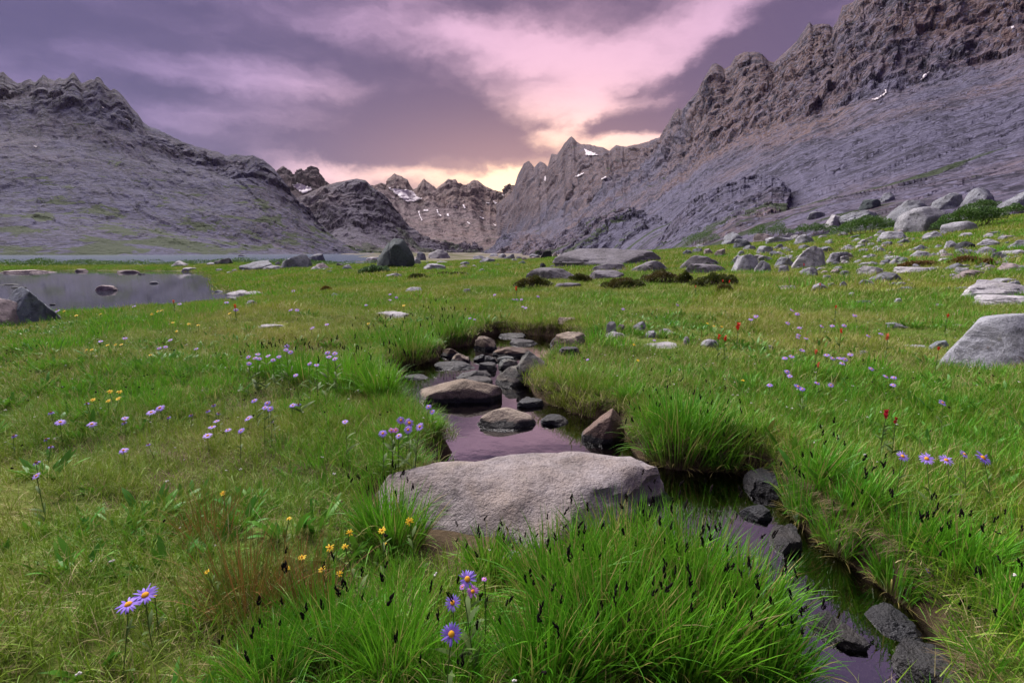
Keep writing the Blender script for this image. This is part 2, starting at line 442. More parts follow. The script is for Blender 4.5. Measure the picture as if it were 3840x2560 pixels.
mountain_far = loft('mountain_far', [
    [(780, 600, 950), (1000, 596, 950), (1300, 594, 950)],
    [(780, 560, 1300), (900, 566, 1300), (1050, 572, 1300), (1160, 566, 1300), (1300, 540, 1300)],
    [(780, 490, 1900), (880, 470, 1900), (960, 478, 1900), (1060, 492, 1900), (1150, 505, 1900), (1300, 470, 1900)],
    [(780, 450, 2500), (845, 440), (856, 431), (866, 422), (876, 420), (886, 423), (890, 410), (898, 405), (906, 399), (914, 402), (922, 404), (930, 408), (936, 412), (942, 424), (949, 434), (956, 432), (962, 424), (968, 418), (974, 410), (980, 417), (986, 421), (996, 431), (1001, 436), (1013, 426), (1023, 417), (1030, 411), (1038, 413), (1045, 411), (1053, 426), (1063, 427), (1074, 426), (1083, 416), (1090, 413), (1100, 417), (1113, 426), (1133, 437), (1146, 443), (1160, 444), (1175, 440), (1200, 430), (1300, 420, 2500)]],
    480, [50, 90, 110], M_far, 30.0, 120.0, .65, 1.8, cliff=.6, seed=55.0, gain=.58)
mound_near = loft('rock_mound', [
    [(1200, 594, 250), (1400, 586, 190), (1600, 576, 125)],
    [(1200, 586, 300), (1240, 562, 280), (1300, 528, 270), (1346, 507, 260), (1400, 497, 250), (1450, 490, 240), (1500, 496, 220), (1545, 520, 190), (1600, 560, 160)]],
    260, [110], M_right, 3.5, 30.0, .55, 3.0, cliff=0., seed=21.0, gain=.6)
mound_far = loft('rock_mound', [
    [(1110, 594, 420), (1200, 592, 380), (1300, 588, 330)],
    [(1110, 588, 480), (1138, 570, 480), (1160, 545, 480), (1180, 535, 480), (1196, 531, 470), (1230, 540, 450), (1263, 556, 430), (1300, 578, 400)]],
    160, [70], M_right, 4.5, 40.0, .55, 2.0, cliff=0., seed=43.0, gain=.6)
knob = loft('rock_knob', [
    [(1500, 590, 105), (1600, 576, 84), (1700, 570, 70), (1830, 566, 62)],
    [(1500, 570, 130), (1560, 535, 120), (1620, 505, 112), (1700, 490, 100), (1770, 490, 92), (1830, 530, 82)],
    [(1500, 560, 150), (1535, 528, 150), (1565, 490, 150), (1600, 458, 148), (1640, 432, 145), (1680, 414, 140), (1720, 404, 136), (1755, 402, 132), (1785, 410, 128), (1805, 428, 122), (1815, 460, 112), (1830, 510, 100)]],
    320, [70, 120], M_right, 1.3, 14.0, .55, 3.0, cliff=.2, seed=64.0, gain=.62, aniso=stretch(E_R, .4))

# ------------------------------------------------------------------ ground sheet
POND_Z, STREAM_Z = -0.72, -0.13
_ctrl = []
for q_, rows_ in {
    -1.45: [(1, 0), (3, 0), (6, -.05), (9, -.25), (13, -.70), (17, -1.0), (30, -1.2), (46, -1.0), (52, -.60), (66, -.52), (80, -1.0), (120, -2), (300, -2.5), (800, -1)],
    -0.98: [(1, 0), (3, 0), (6, 0), (8.5, -.15), (11, -.45), (13, -.74), (17, -1.0), (30, -1.2), (46, -1.0), (52, -.60), (66, -.52), (80, -1.0), (120, -2), (300, -2.5), (800, -1)],
    -0.80: [(1, 0), (3, 0), (8, 0), (11, -.30), (13.2, -.78), (17, -1.0), (30, -1.2), (46, -1.0), (52, -.60), (66, -.52), (80, -1.0), (120, -2), (300, -2.5), (800, -1)],
    -0.66: [(1, 0), (4, 0), (9, 0), (13, -.35), (15.5, -.62), (17.5, -.86), (30, -1.1), (46, -1.0), (52, -.60), (66, -.52), (80, -1.0), (120, -2), (300, -2.5), (800, -1)],
    -0.52: [(1, 0), (4, 0), (10, -.02), (14, -.35), (17, -.66), (19, -.80), (24, -.60), (34, -.45), (50, -.40), (66, -.45), (80, -1.0), (120, -2), (300, -2.5), (800, -1)],
    -0.40: [(1, 0), (5, 0), (10, 0), (15, -.25), (25, -.38), (40, -.32), (60, -.5), (90, -1.1), (130, -2), (300, -2.5), (800, -1)],
    -0.18: [(1, 0), (5, 0), (10, 0), (18, -.05), (30, -.08), (40, -.1), (60, -.35), (90, -.4), (130, -.4), (300, -.2), (800, 0)],
    0.05: [(1, 0), (5, 0), (10, .02), (18, .06), (30, .15), (40, .2), (60, .1), (90, -.3), (130, -.6), (300, -.5), (800, 0)],
    0.30: [(1, 0), (5, 0), (10, .04), (16, .15), (25, .42), (40, .95), (60, 1.2), (100, 1.3), (300, 1), (800, 2)],
    0.55: [(1, 0), (5, .02), (9, .06), (14, .28), (25, .85), (35, 1.45), (48, 2.1), (80, 1.8), (300, 2), (800, 3)],
    0.80: [(1, 0), (4, .03), (8, .12), (14, .52), (25, 1.4), (35, 2.35), (46, 3.5), (60, 3.0), (80, 2.2), (300, 2), (800, 3)],
    1.05: [(1, 0), (4, .08), (8, .28), (14, .95), (25, 2.2), (35, 3.5), (44, 4.6), (60, 3.6), (80, 2.5), (300, 2), (800, 3)],
    1.45: [(1, 0), (4, .15), (8, .5), (14, 1.5), (25, 3.4), (35, 5), (44, 6.6), (60, 5), (80, 3), (300, 2), (800, 3)]}.items():
    _ctrl.append((q_, rows_))
_qs = np.array([c[0] for c in _ctrl])
_lyg = np.linspace(0, math.log(800), 260)
_zt = np.array([np.interp(_lyg, [math.log(y) for y, z in rr], [z for y, z in rr]) for q, rr in _ctrl])
_qg = np.linspace(-1.45, 1.45, 300)
_Z = np.stack([np.interp(_qg, _qs, _zt[:, k]) for k in range(len(_lyg))], 1)
for _ in range(10):
    _Z[1:-1] = (_Z[:-2] + 2 * _Z[1:-1] + _Z[2:]) / 4
    _Z[:, 1:-1] = (_Z[:, :-2] + 2 * _Z[:, 1:-1] + _Z[:, 2:]) / 4

# outline of the brook's water, read from the photograph (screen thirds) and laid on its level
_brook_px = [(872, 862), (905, 842), (960, 838), (1004, 826), (1012, 800), (1075, 792), (1095, 778), (1145, 764), (1215, 768), (1290, 772), (1345, 792), (1352, 812), (1290, 834), (1245, 862), (1212, 882), (1236, 915), (1320, 948), (1385, 965), (1440, 985), (1445, 1022),
    (1466, 1050), (1535, 1074), (1655, 1082), (1760, 1096), (1815, 1140), (1832, 1192), (1935, 1280), (2050, 1356), (2160, 1446), (2240, 1560), (2180, 1700), (1840, 1700), (1790, 1580), (1790, 1500), (1750, 1425), (1680, 1360), (1600, 1300), (1530, 1262), (1400, 1255), (1270, 1262), (1170, 1262), (1100, 1210), (1020, 1140), (960, 1090), (960, 1072), (1000, 1060), (1030, 1040), (985, 1000), (918, 955), (905, 905)]
BROOK = np.array([(p_[0], p_[1]) for p_ in [(lambda d: (CP + d * ((STREAM_Z - CAM_H) / d[2])))(ray(u * DS, v * DS)) for u, v in _brook_px]])

_wp = lambda u, v: (lambda d: (CP + d * ((STREAM_Z - CAM_H) / d[2]))[:2])(ray(u * DS, v * DS))
CH0 = _wp(1640, 1180); _c1 = _wp(2010, 1500)
CHN = np.array([-(_c1 - CH0)[1], (_c1 - CH0)[0]]); CHN = CHN / np.linalg.norm(CHN)
if CHN[0] < 0: CHN = -CHN                        # points to the right bank
def poly_sd(P, poly):
    """signed distance (inside negative) of points P (n,2) to a closed polygon"""
    a = poly; b = np.roll(poly, -1, 0)
    d2 = np.full(len(P), 1e9); ins = np.zeros(len(P), bool)
    for (ax, ay), (bx, by) in zip(a, b):
        ex, ey = bx - ax, by - ay
        t = np.clip(((P[:, 0] - ax) * ex + (P[:, 1] - ay) * ey) / (ex * ex + ey * ey + 1e-12), 0, 1)
        dx = P[:, 0] - ax - t * ex; dy = P[:, 1] - ay - t * ey
        d2 = np.minimum(d2, dx * dx + dy * dy)
        c = (ay > P[:, 1]) != (by > P[:, 1])
        if ey != 0: ins ^= c & (P[:, 0] < ex * (P[:, 1] - ay) / ey + ax)
    s = np.sqrt(d2)
    return np.where(ins, -s, s)

def base_z(x, y):
    Y = np.clip(y, 1.0, 799)
    q = np.clip(x / Y, -1.449, 1.449)
    fi = (q + 1.45) / 2.9 * 299; fj = np.log(Y) / math.log(800) * 259
    i = np.clip(fi.astype(int), 0, 298); j = np.clip(fj.astype(int), 0, 258)
    a = fi - i; b = fj - j
    return _Z[i, j] * (1 - a) * (1 - b) + _Z[i + 1, j] * a * (1 - b) + _Z[i, j + 1] * (1 - a) * b + _Z[i + 1, j + 1] * a * b

def brook_sd(x, y):
    P = np.stack([x, y], -1)
    s = np.full(len(P), 9.0)
    k = (y > 0.2) & (y < 10) & (np.abs(x) < 6)
    if k.any(): s[k] = poly_sd(P[k], BROOK)
    return s

def ground_z(x, y, sp=None):
    x = np.asarray(x, float).ravel(); y = np.asarray(y, float).ravel()
    z = base_z(x, y)
    P = np.stack([x, y, 0 * x], -1)
    far = np.clip(y / 60, 0, 1)
    hum = fbm(P, 3.2, 3, .5, False, sp) * .10 + fbm(P, .75, 3, .55, False, sp, 40) * .055
    sd = brook_sd(x, y)
    sd = sd + perlin(P / .16) * .02 + perlin(P / .45) * .03
    hum = hum * np.clip(sd / .25, .15, 1)
    low = sstep(.06, -.10, (x - CH0[0]) * CHN[0] + (y - CH0[1]) * CHN[1]) * sstep(.75, .05, sd) * sstep(2.3, 1.9, y)
    z = z - .085 * low
    z = z + hum * (1 - .4 * far) + (np.clip(y / 30 - 1, 0, 6)) * fbm(P, 24, 4, .5, False, sp, 7) * .22
    bank = sstep(-.05, .06, sd)
    bed = STREAM_Z - .05 - .09 * sstep(0, .35, -sd) + perlin(P / .12) * .012
    crown = (.035 - .03 * low) * np.exp(-((sd - .16) / .14) ** 2)
    return np.where(sd < .5, bed * (1 - bank) + (z + crown) * bank, z)

def build_ground():
    ys = [-9, -6, -4, -2.5, -1.5, -.8, -.3, .1, .4]
    y = .62
    while y < 9: ys.append(y); y *= 1.0125
    while y < 60: ys.append(y); y *= 1.02
    while y < 5000: ys.append(y); y *= 1.05
    ys = np.array(ys)
    q = np.concatenate([np.linspace(-3.2, -1.3, 20)[:-1], np.linspace(-1.3, 1.3, 420), np.linspace(1.3, 3.2, 20)[1:]])
    w = np.where(ys > .62, ys, .62 + (.62 - ys) * .8)
    X = q[None] * w[:, None]; Yv = np.repeat(ys[:, None], len(q), 1)
    sp = np.repeat((w * .0075)[:, None], len(q), 1).ravel()
    Z = ground_z(X, Yv, sp)
    V = np.stack([X.ravel(), Yv.ravel(), Z], -1)
    m, T = new_mat('meadow soil')
    pos = T.n('ShaderNodeNewGeometry').outputs['Position']
    sz = T.n('ShaderNodeSeparateXYZ', {0: pos})
    a = T.noise(pos, .55, 6, .6, .4); b = T.noise(pos, 3.2, 6, .65); c_ = T.noise(pos, 26, 5, .65)
    c = T.mix(T.ramp(a, .38, .62), (.085, .135, .022), (.160, .175, .040))
    c = T.mix(T.m('MULTIPLY', T.ramp(b, .50, .66), .8), c, (.030, .050, .012))
    c = T.mix(T.m('MULTIPLY', T.ramp(c_, .48, .68), .7), c, (.19, .175, .06))
    c = T.mix(T.m('MULTIPLY', T.ramp(T.noise(pos, 1.1, 5, .6, .8), .60, .70), .4), c, (.085, .065, .022))
    # bare peat of the banks and the silt under water, told by height
    mud = T.mix(T.noise(pos, 22, 5, .65), (.048, .034, .020), (.115, .085, .052))
    wob = T.m('MULTIPLY', T.m('SUBTRACT', T.noise(pos, 9, 4, .6), .5), .10)
    near = T.ramp(sz.outputs[1], 8.0, 10.5, 1.0, 0.0)
    c = T.mix(T.m('MULTIPLY', near, T.ramp(T.m('ADD', sz.outputs[2], wob), -.05, -.005, 1.0, 0.0)), c, mud)
    lake = T.ramp(T.m('ADD', sz.outputs[2], wob), POND_Z - .02, POND_Z + .06, 1.0, 0.0)
    c = T.mix(lake, c, (.052, .045, .036))
    # beyond the meadow: gravel and low heath of the valley floor
    fr = T.noise(pos, .05, 7, .68)
    farc = T.mix(T.ramp(fr, .42, .6), (.17, .145, .125), (.075, .075, .035))
    c = T.mix(T.ramp(sz.outputs[1], 70, 140), c, farc)
    h = T.m('ADD', T.m('MULTIPLY', b, .5), c_)
    finish(T, c, .95, h, .7, .03, .1)
    return obj('ground', mesh_from('ground', V, grid_faces(len(ys), len(q)), True, m), kind='structure')
ground = build_ground()

# ------------------------------------------------------------------ water
def water_mat(name, ior, tint, clear, ripple, rscale, stretch=(1, 1, 1), rough=.015, mirror=1.0):
    """a reflecting skin over what lies below: clear brook water shows its bed, deep water its own colour"""
    m, T = new_mat(name)
    pos = T.n('ShaderNodeNewGeometry').outputs['Position']
    h = T.noise(T.mapv(pos, stretch), rscale, 4, .55)
    bn = T.n('ShaderNodeBump', {'Height': h, 'Strength': ripple, 'Distance': .02})
    fr = T.n('ShaderNodeFresnel', {'IOR': ior, 'Normal': bn.outputs[0]})
    gl = T.n('ShaderNodeBsdfGlossy', {'Color': (.98, .98, 1), 'Roughness': rough, 'Normal': bn.outputs[0]})
    if clear: under = T.n('ShaderNodeBsdfTransparent', {'Color': tint})
    else: under = T.n('ShaderNodeBsdfDiffuse', {'Color': tint})
    mx = T.n('ShaderNodeMixShader', {0: T.m('MULTIPLY', fr.outputs[0], mirror), 1: under.outputs[0], 2: gl.outputs[0]})
    T.n('ShaderNodeOutputMaterial', {0: mx.outputs[0]})
    return m
M_brook = water_mat('brook water', 3.4, (.74, .60, .42), True, .06, 7)
M_pond = water_mat('pond water', 1.36, (.030, .034, .045), False, .10, 1.4, (1, .35, 1), .05)
M_lake = water_mat('lake water', 1.33, (.050, .072, .115), False, .25, .9, (1, .3, 1), .10, .42)

def build_brook():
    s = .03
    xs = np.arange(-1.6, 2.4, s); ys = np.arange(.55, 8.6, s)
    X, Y = np.meshgrid(xs, ys)
    sd = brook_sd(X.ravel(), Y.ravel()).reshape(X.shape)
    F = grid_faces(len(ys), len(xs))
    keep = (sd.ravel()[F] < .10).all(1)
    F = F[keep]
    u, inv = np.unique(F, return_inverse=True)
    V = np.stack([X.ravel(), Y.ravel(), np.full(X.size, STREAM_Z)], -1)[u]
    obj('brook_water', mesh_from('brook_water', V, inv.reshape(-1, 4), True, M_brook), kind='structure')
build_brook()
def sheet(name, pts, z, mat):
    obj(name, mesh_from(name, [(x, y, z) for x, y in pts], [list(range(len(pts)))], False, mat), kind='structure')
sheet('pond_water', [(-90, 51), (-90, 9), (-8, 9), (-7.6, 18), (-8.5, 21), (-12, 28), (-17, 34), (-22, 51)], POND_Z, M_pond)
sheet('lake_water', [(-900, 70), (-36, 70), (-24, 84), (-31, 120), (-106, 420), (-180, 700), (-900, 600)], POND_Z - .05, M_lake)
# ------------------------------------------------------------------ boulders
from mathutils.bvhtree import BVHTree
bpy.context.view_layer.update()
_dg = bpy.context.evaluated_depsgraph_get()
TREE = {o.name: BVHTree.FromObject(o, _dg) for o in (ground, mountain_right, knob, mountain_left, mountain_far, peak_left)}
def hit(u, v, lift=0.0):
    """where the line of sight through a photograph pixel meets the ground (or the right slope)"""
    d = ray(u, v); d = d / np.linalg.norm(d)
    best = None
    for o in (ground, mountain_right, knob):
        p, n, i, ds = TREE[o.name].ray_cast(Vector(CP - np.array([0, 0, lift])), Vector(d))
        if p is not None and (best is None or p.y < best.y): best = p
    if best is None: return None
    return np.array(best) + np.array([0, 0, lift])

ICO = {}
for _l in (2, 3, 4, 5):
    _b = bmesh.new(); bmesh.ops.create_icosphere(_b, subdivisions=_l, radius=1.0)
    ICO[_l] = (np.array([v.co[:] for v in _b.verts]), np.array([[v.index for v in f.verts] for f in _b.faces]))
    _b.free()

def rock_shape(seed, w, d, h, lvl=3, p=2.6, planes=10, ang=30.0, rough=.05, flat=None, outline=None, crack=None):
    """a stone of the given width, depth and height standing on z = 0: a rounded block cut by planes, then weathered"""
    r_ = np.random.default_rng(seed)
    D, F = ICO[lvl]
    a = r_.uniform(0, 6.28); ca, sa = math.cos(a), math.sin(a)
    Dr = D @ np.array([[ca, sa, 0], [-sa, ca, 0], [0, 0, 1]]) if outline is None else D
    r = (np.abs(Dr) ** p).sum(1) ** (-1 / p)
    N = r_.normal(size=(planes, 3)); N[:, 2] = np.abs(N[:, 2]) * .9 if flat is None else np.abs(N[:, 2]) * .4
    N /= np.linalg.norm(N, axis=1)[:, None]
    H = r_.uniform(.52, .95, planes)
    if flat is not None:
        N = np.vstack([N, [[.06, -.08, 1]]]); H = np.append(H, flat); N /= np.linalg.norm(N, axis=1)[:, None]
    if outline is not None:
        N, H = outline
    q = np.maximum((D @ N.T) / H[None], 1e-3)
    inv = np.power((q ** ang).sum(1) + (1 / r) ** ang * (0 if outline is not None else 1), 1 / ang)
    V = D / inv[:, None]
    s = seed * 1.37 % 90
    V = V * (1 + (fbm(V, .9, 4, .5, False, None, s) * rough + facet(V, .55, None, s) * rough * .9 + facet(V, .22, None, s + 5) * rough * .5)[:, None])
    if crack is not None:
        c0, nrm, dep_, wid = crack
        dist = (V - np.array(c0)) @ np.array(nrm, float)
        V = V * (1 - dep_ * np.exp(-(dist / wid) ** 2))[:, None] * (1 - .03 * (dist > 0))[:, None]
    lo, hi = V.min(0), V.max(0)
    V = (V - (lo + hi) / 2) / (hi - lo) * np.array([w, d, h])
    V[:, 2] += h / 2
    return V, F

def rock_mat(name, c1, c2, dark, wet=False, lichen=0.0, speck=.35, sc=1.0, stain=None, rough=.85):
    m, T = new_mat(name)
    g = T.n('ShaderNodeNewGeometry'); pos = g.outputs['Position']
    oi = T.n('ShaderNodeObjectInfo').outputs['Random']
    a = T.noise(pos, 1.6 * sc, 6, .62, .3); b = T.noise(pos, 9 * sc, 6, .68); f = T.noise(pos, 90 * sc, 3, .7)
    c = T.mix(T.ramp(a, .38, .64), c1, c2)
    c = T.mix(T.m('MULTIPLY', T.ramp(b, .47, .66), .75), c, dark)
    c = T.mix(T.m('MULTIPLY', T.ramp(f, .52, .66), speck), c, tuple(v * .45 for v in dark))
    c = T.mix(T.m('MULTIPLY', T.ramp(T.noise(pos, 120 * sc, 2, .6), .56, .68), speck * .7), c, tuple(min(.6, v * 1.6) for v in c1))
    if lichen:
        l = T.noise(pos, 2.6 * sc, 7, .78, .5)
        c = T.mix(T.m('MULTIPLY', T.ramp(l, .56, .60), lichen), c, (.035, .036, .036))
        l = T.noise(pos, 3.1 * sc, 6, .75, .2)
        c = T.mix(T.m('MULTIPLY', T.ramp(l, .58, .66), lichen * .6), c, (.17, .175, .095))
    if stain:
        l = T.noise(T.mapv(pos, (2.2, 2.2, 1.0)), 1.0, 6, .7, .6)
        c = T.mix(T.m('MULTIPLY', T.ramp(l, .55, .62), .85), c, stain)
    v = T.ramp(oi, 0, 1, .80, 1.16, False)
    c = T.mix(1.0, c, T.n('ShaderNodeCombineColor', {0: v, 1: v, 2: v}).outputs[0], 'MULTIPLY')
    ro = rough
    if wet:
        z = T.n('ShaderNodeSeparateXYZ', {0: pos}).outputs[2]
        wv = T.m('ADD', z, T.m('MULTIPLY', T.m('SUBTRACT', T.noise(pos, 14, 4, .6), .5), -.05))
        wm = T.ramp(wv, STREAM_Z + .028, STREAM_Z + .046, 1.0, 0.0)
        c = T.mix(wm, c, (.016, .016, .017))
        ro = T.ramp(wm, 0, 1, rough, .35)
    h = T.m('ADD', b, T.m('MULTIPLY', f, .25))
    finish(T, c, ro, h, .8, .05 / sc, .25)
    return m
RM = {
    'pale': rock_mat('pale granite', (0.323, 0.323, 0.351), (0.218, 0.218, 0.242), (0.088, 0.088, 0.100), lichen=.55),
    'white': rock_mat('whitish granite', (0.391, 0.382, 0.400), (0.271, 0.257, 0.271), (0.110, 0.104, 0.110), lichen=.35),
    'grey': rock_mat('grey granite', (0.221, 0.231, 0.260), (0.147, 0.151, 0.168), (0.062, 0.065, 0.074), lichen=.6),
    'pink': rock_mat('pinkish granite', (0.306, 0.255, 0.255), (0.217, 0.177, 0.174), (0.090, 0.074, 0.074), lichen=.4),
    'tan': rock_mat('tan granite', (0.255, 0.213, 0.170), (0.181, 0.140, 0.105), (0.074, 0.057, 0.045), wet=True),
    'brown': rock_mat('brown stream rock', (0.148, 0.107, 0.078), (0.107, 0.082, 0.072), (0.039, 0.030, 0.025), wet=True),
    'green': rock_mat('green grey stream rock', (0.150, 0.164, 0.159), (0.164, 0.144, 0.114), (0.048, 0.051, 0.051), wet=True),
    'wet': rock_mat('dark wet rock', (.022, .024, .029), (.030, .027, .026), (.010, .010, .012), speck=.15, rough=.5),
    'dark': rock_mat('dark green rock', (.085, .105, .108), (.060, .074, .080), (.032, .038, .040), lichen=.3, speck=.2),
    'black': rock_mat('blackish rock', (0.033, 0.036, 0.043), (0.037, 0.039, 0.044), (0.011, 0.012, 0.015), lichen=.2, speck=.2),
    'blue': rock_mat('blue grey rock', (0.220, 0.250, 0.290), (0.144, 0.165, 0.182), (0.053, 0.062, 0.068), lichen=.35, stain=(0.076, 0.088, 0.095)),
    'rust': rock_mat('reddish brown rock', (0.155, 0.107, 0.085), (0.098, 0.069, 0.062), (0.032, 0.024, 0.023), wet=True),
    'streak': rock_mat('pale streaked granite', (0.319, 0.329, 0.364), (0.227, 0.234, 0.257), (0.083, 0.085, 0.097), lichen=.5, stain=(0.102, 0.076, 0.060)),
    'speck': rock_mat('speckled granite', (.290, .262, .265), (.235, .190, .160), (.125, .106, .100), wet=True, speck=.42, lichen=.22),
    'slab': rock_mat('slab granite', (0.178, 0.167, 0.189), (0.126, 0.116, 0.129), (0.055, 0.050, 0.057), lichen=.3),
}
ROCKS = []        # footprints: x, y, rx, ry
_seed = [100]
PLACED = []
def kind_of(o): return True
def boulder(reg, x0, y0, x1, y1, kind, label=None, group=None, name='boulder', dk=.8, lvl=None, sink=.40, p=2.6, ang=40., rough=.085, flat=None, hmin=.30, foot=.9, Y=None, **kw):
    ox, oy = ZO[reg]
    cx = ox + (x0 + x1) / 2 / ZS; base = oy + y1 / ZS; wpx = (x1 - x0) / ZS; hpx = (y1 - y0) / ZS
    _seed[0] += 1
    g = hit(cx, base) if Y is None else at(cx, base, Y)
    if g is None: g = at(cx, base, 45.0)
    wl = STREAM_Z if g[1] < 9 else POND_Z
    afloat = g[2] < wl and g[1] < 60
    if afloat:                                   # stands in water: its foot is read off at the water level
        dd = ray(cx, base); g = CP + dd * ((wl - CAM_H) / dd[2])
    w = wpx / FPX * (g[1] * CPI + (CAM_H - g[2]) * SP)
    d = w * dk
    yc = g[1] + d * .38
    dep = math.atan2(CAM_H - g[2], yc)
    depth = yc * CPI + (CAM_H - g[2]) * SP
    w = wpx / FPX * depth; d = w * dk
    himg = hpx / FPX * depth
    h = (himg - max(0, d * math.sin(dep) * .62)) / math.cos(dep)
    h = max(h, hmin * himg)
    x = (cx - CXP) / FPX * depth
    zc = float(ground_z(x, yc)[0]) if Y is None and g[1] < 42 and not afloat else g[2]
    zc = min(zc, g[2] + .25 * h) if zc > g[2] else zc
    zc = max(zc, g[2] - .15 * h)
    H = h / (1 - sink)
    if lvl is None: lvl = 5 if wpx > 150 else (4 if wpx > 40 else 3)
    V, F = rock_shape(_seed[0], w, d, H, lvl, p, kw.get('planes', 15), ang, rough, flat, kw.get('outline'), kw.get('crack'))
    V[:, 2] -= sink * H
    tilt = kw.get('tilt')
    me = mesh_from(name, V, F, True, RM[kind])
    me.set_sharp_from_angle(angle=R(24))
    o = obj(name, me, None, (x, yc, zc), label or 'boulder', kw.get('cat', 'boulder'), group)
    if kw.get('rot'): o.rotation_euler = kw['rot']
    ROCKS.append((x, yc, w / 2 * foot, d / 2 * foot))
    if group is None or kind_of(o): PLACED.append((o, cx, base - hpx / 2, wpx, kind))
    return o
ZS = 2350 / 1280.0
ZO = {'A': (0, 200), 'B': (1000, 450), 'C': (1800, 0), 'E': (2560, 0), 'F': (0, 900), 'G': (1280, 900), 'H': (2560, 700), 'I': (0, 1706), 'J': (1280, 1706), 'K': (2560, 1706)}

# the great dark block standing on the far edge of the meadow
def outline_planes(pts, tilt=.45, top=None):
    """half-spaces round an outline (x, z), each edge given a front and a back face"""
    P = np.array(pts, float); c = P.mean(0); P = P - c
    if np.sum(P[:, 0] * np.roll(P[:, 1], -1) - np.roll(P[:, 0], -1) * P[:, 1]) < 0: P = P[::-1]
    N, H = [], []
    for a, b in zip(P, np.roll(P, -1, 0)):
        n = np.array([b[1] - a[1], -(b[0] - a[0])]); n /= np.linalg.norm(n)
        off = a @ n
        for s in (-1, 1):
            t = tilt * (1 if s < 0 else .8)
            v = np.array([n[0] * math.cos(t), s * math.sin(t), n[1] * math.cos(t)])
            N.append(v); H.append(off * math.cos(t) + .20)
    for v, h in (((.25, -.97, .12), .72), ((-.45, -.87, .22), .80), ((.05, .98, .15), .8)):
        N.append(np.array(v) / np.linalg.norm(v)); H.append(h)
    return np.array(N), np.array(H)
_blk = outline_planes([(-1, -.9), (-1.0, -.35), (-.70, .10), (-.30, .55), (.05, .85), (.45, .80), (.78, .35), (1.0, -.05), (1.05, -.45), (.85, -.9)], .55)
boulder('B', 758, 812, 1022, 1020, 'dark', 'great dark green-grey block standing alone at the far edge of meadow', lvl=5, sink=.15, dk=.85, ang=60., rough=.03, outline=_blk, crack=((-.22, 0, .1), (.93, -.2, .30), .07, .045), foot=.8)
L = lambda *a, **k: boulder(*a, **k)
# around the block
L('B', 1113, 893, 1270, 953, 'white', 'pinkish white boulder right behind the great dark block', p=3)
L('B', 1020, 908, 1097, 964, 'grey', 'small dark grey boulder touching the right side of the great block', ang=44.)
L('B', 1003, 953, 1067, 1002, 'pale', 'pale round stone at the right foot of the great dark block')
L('B', 680, 943, 765, 987, 'white', 'whitish flat boulder left behind the great dark block')
L('B', 98, 924, 322, 1027, 'grey', 'large smooth grey boulder with rounded back left of the great block', p=2.2, rough=.03, lvl=4)
L('B', 272, 920, 418, 988, 'grey', 'angular mottled boulder behind the large smooth grey one', ang=44.)
L('B', 318, 984, 440, 1032, 'pink', 'low pinkish boulder right of the large smooth grey one')
L('A', 1668, 1418, 1903, 1497, 'grey', 'wide flat-backed grey boulder, leftmost of the big row by the lake', p=3)
L('A', 1808, 1458, 1948, 1497, 'pale', 'pale stones wedged in front of the wide flat-backed boulder')
L('B', 300, 1003, 370, 1036, 'white', 'small whitish stone in front of the large smooth grey boulder')
L('B', 513, 992, 603, 1034, 'pale', 'pale stone halfway between smooth grey boulder and great block')
L('B', 473, 984, 557, 1010, 'black', 'dark flat stone behind the pale stone left of the great block')
L('A', 1180, 1427, 1297, 1472, 'white', 'whitish humped boulder at the tip of the willow strip')
L('A', 1250, 1474, 1352, 1501, 'white', 'low whitish stone on the pond shore')
L('A', 1413, 1438, 1500, 1463, 'pale', 'flat pale stone among willows on the lake shore')
L('A', 1480, 1408, 1592, 1457, 'black', 'dark jagged boulder among willows on the lake shore', ang=50.)
L('A', 1630, 1383, 1732, 1428, 'grey', 'dark grey boulder at the lake edge behind the big row', ang=44.)
SH = 'small pale stone lying along the lakeside edge of the meadow'; SG = 'stones on the lakeside edge'
for r_ in [('A', 1485, 1482, 1540, 1506), ('A', 1545, 1500, 1605, 1520), ('A', 1590, 1485, 1645, 1508), ('A', 1655, 1485, 1690, 1500), ('A', 1895, 1430, 1940, 1465), ('B', 0, 1002, 45, 1030), ('B', 60, 1008, 112, 1030), ('B', 430, 1015, 470, 1032), ('B', 365, 1020, 400, 1036), ('A', 2215, 1480, 2260, 1497), ('A', 2250, 1495, 2290, 1512)]:
    L(*r_, 'pale', SH, SG, name='stone', cat='stone')
# single stones in the meadow
L('B', 818, 1052, 930, 1089, 'white', 'white lone stone in front of the great dark block', p=3)
L('B', 950, 1152, 1080, 1187, 'pale', 'low pale stone half sunk in grass in mid meadow')
L('B', 1343, 1162, 1410, 1190, 'pale', 'small grey stone beside the low sunk one in mid meadow')
L('B', 733, 1314, 1008, 1362, 'white', 'long flat white rock in grass above the sedge bank', p=3, flat=.6)
L('B', 438, 1189, 503, 1217, 'pale', 'small pale stone in grass near the pond inlet')
L('F', 1773, 582, 1957, 614, 'white', 'flat white slab of rock lying level in the left meadow', flat=.55, p=4)
L('F', 866, 486, 983, 509, 'white', 'small white stone in grass near the pond shore')
L('F', 48, 324, 374, 582, 'blue', 'large blue-grey angular boulder standing in the pond shore', lvl=5, ang=26., rough=.03, planes=14, sink=.32, p=3.2)
L('F', -170, 378, 166, 606, 'pink', 'large rounded pinkish boulder cut by the left edge', lvl=5, p=2.3, rough=.025, sink=.32)
L('F', 655, 308, 812, 351, 'pink', 'tan stone alone in the middle of the pond', ang=44.)
L('F', 1563, 343, 1722, 381, 'white', 'pale flat stone at pond inlet, left of two', p=3)
L('F', 1648, 352, 1832, 391, 'white', 'pale flat stone at pond inlet, right of two', p=3)
L('F', 1588, 398, 1642, 426, 'pale', 'small pale stone in the inlet below the two flat ones')
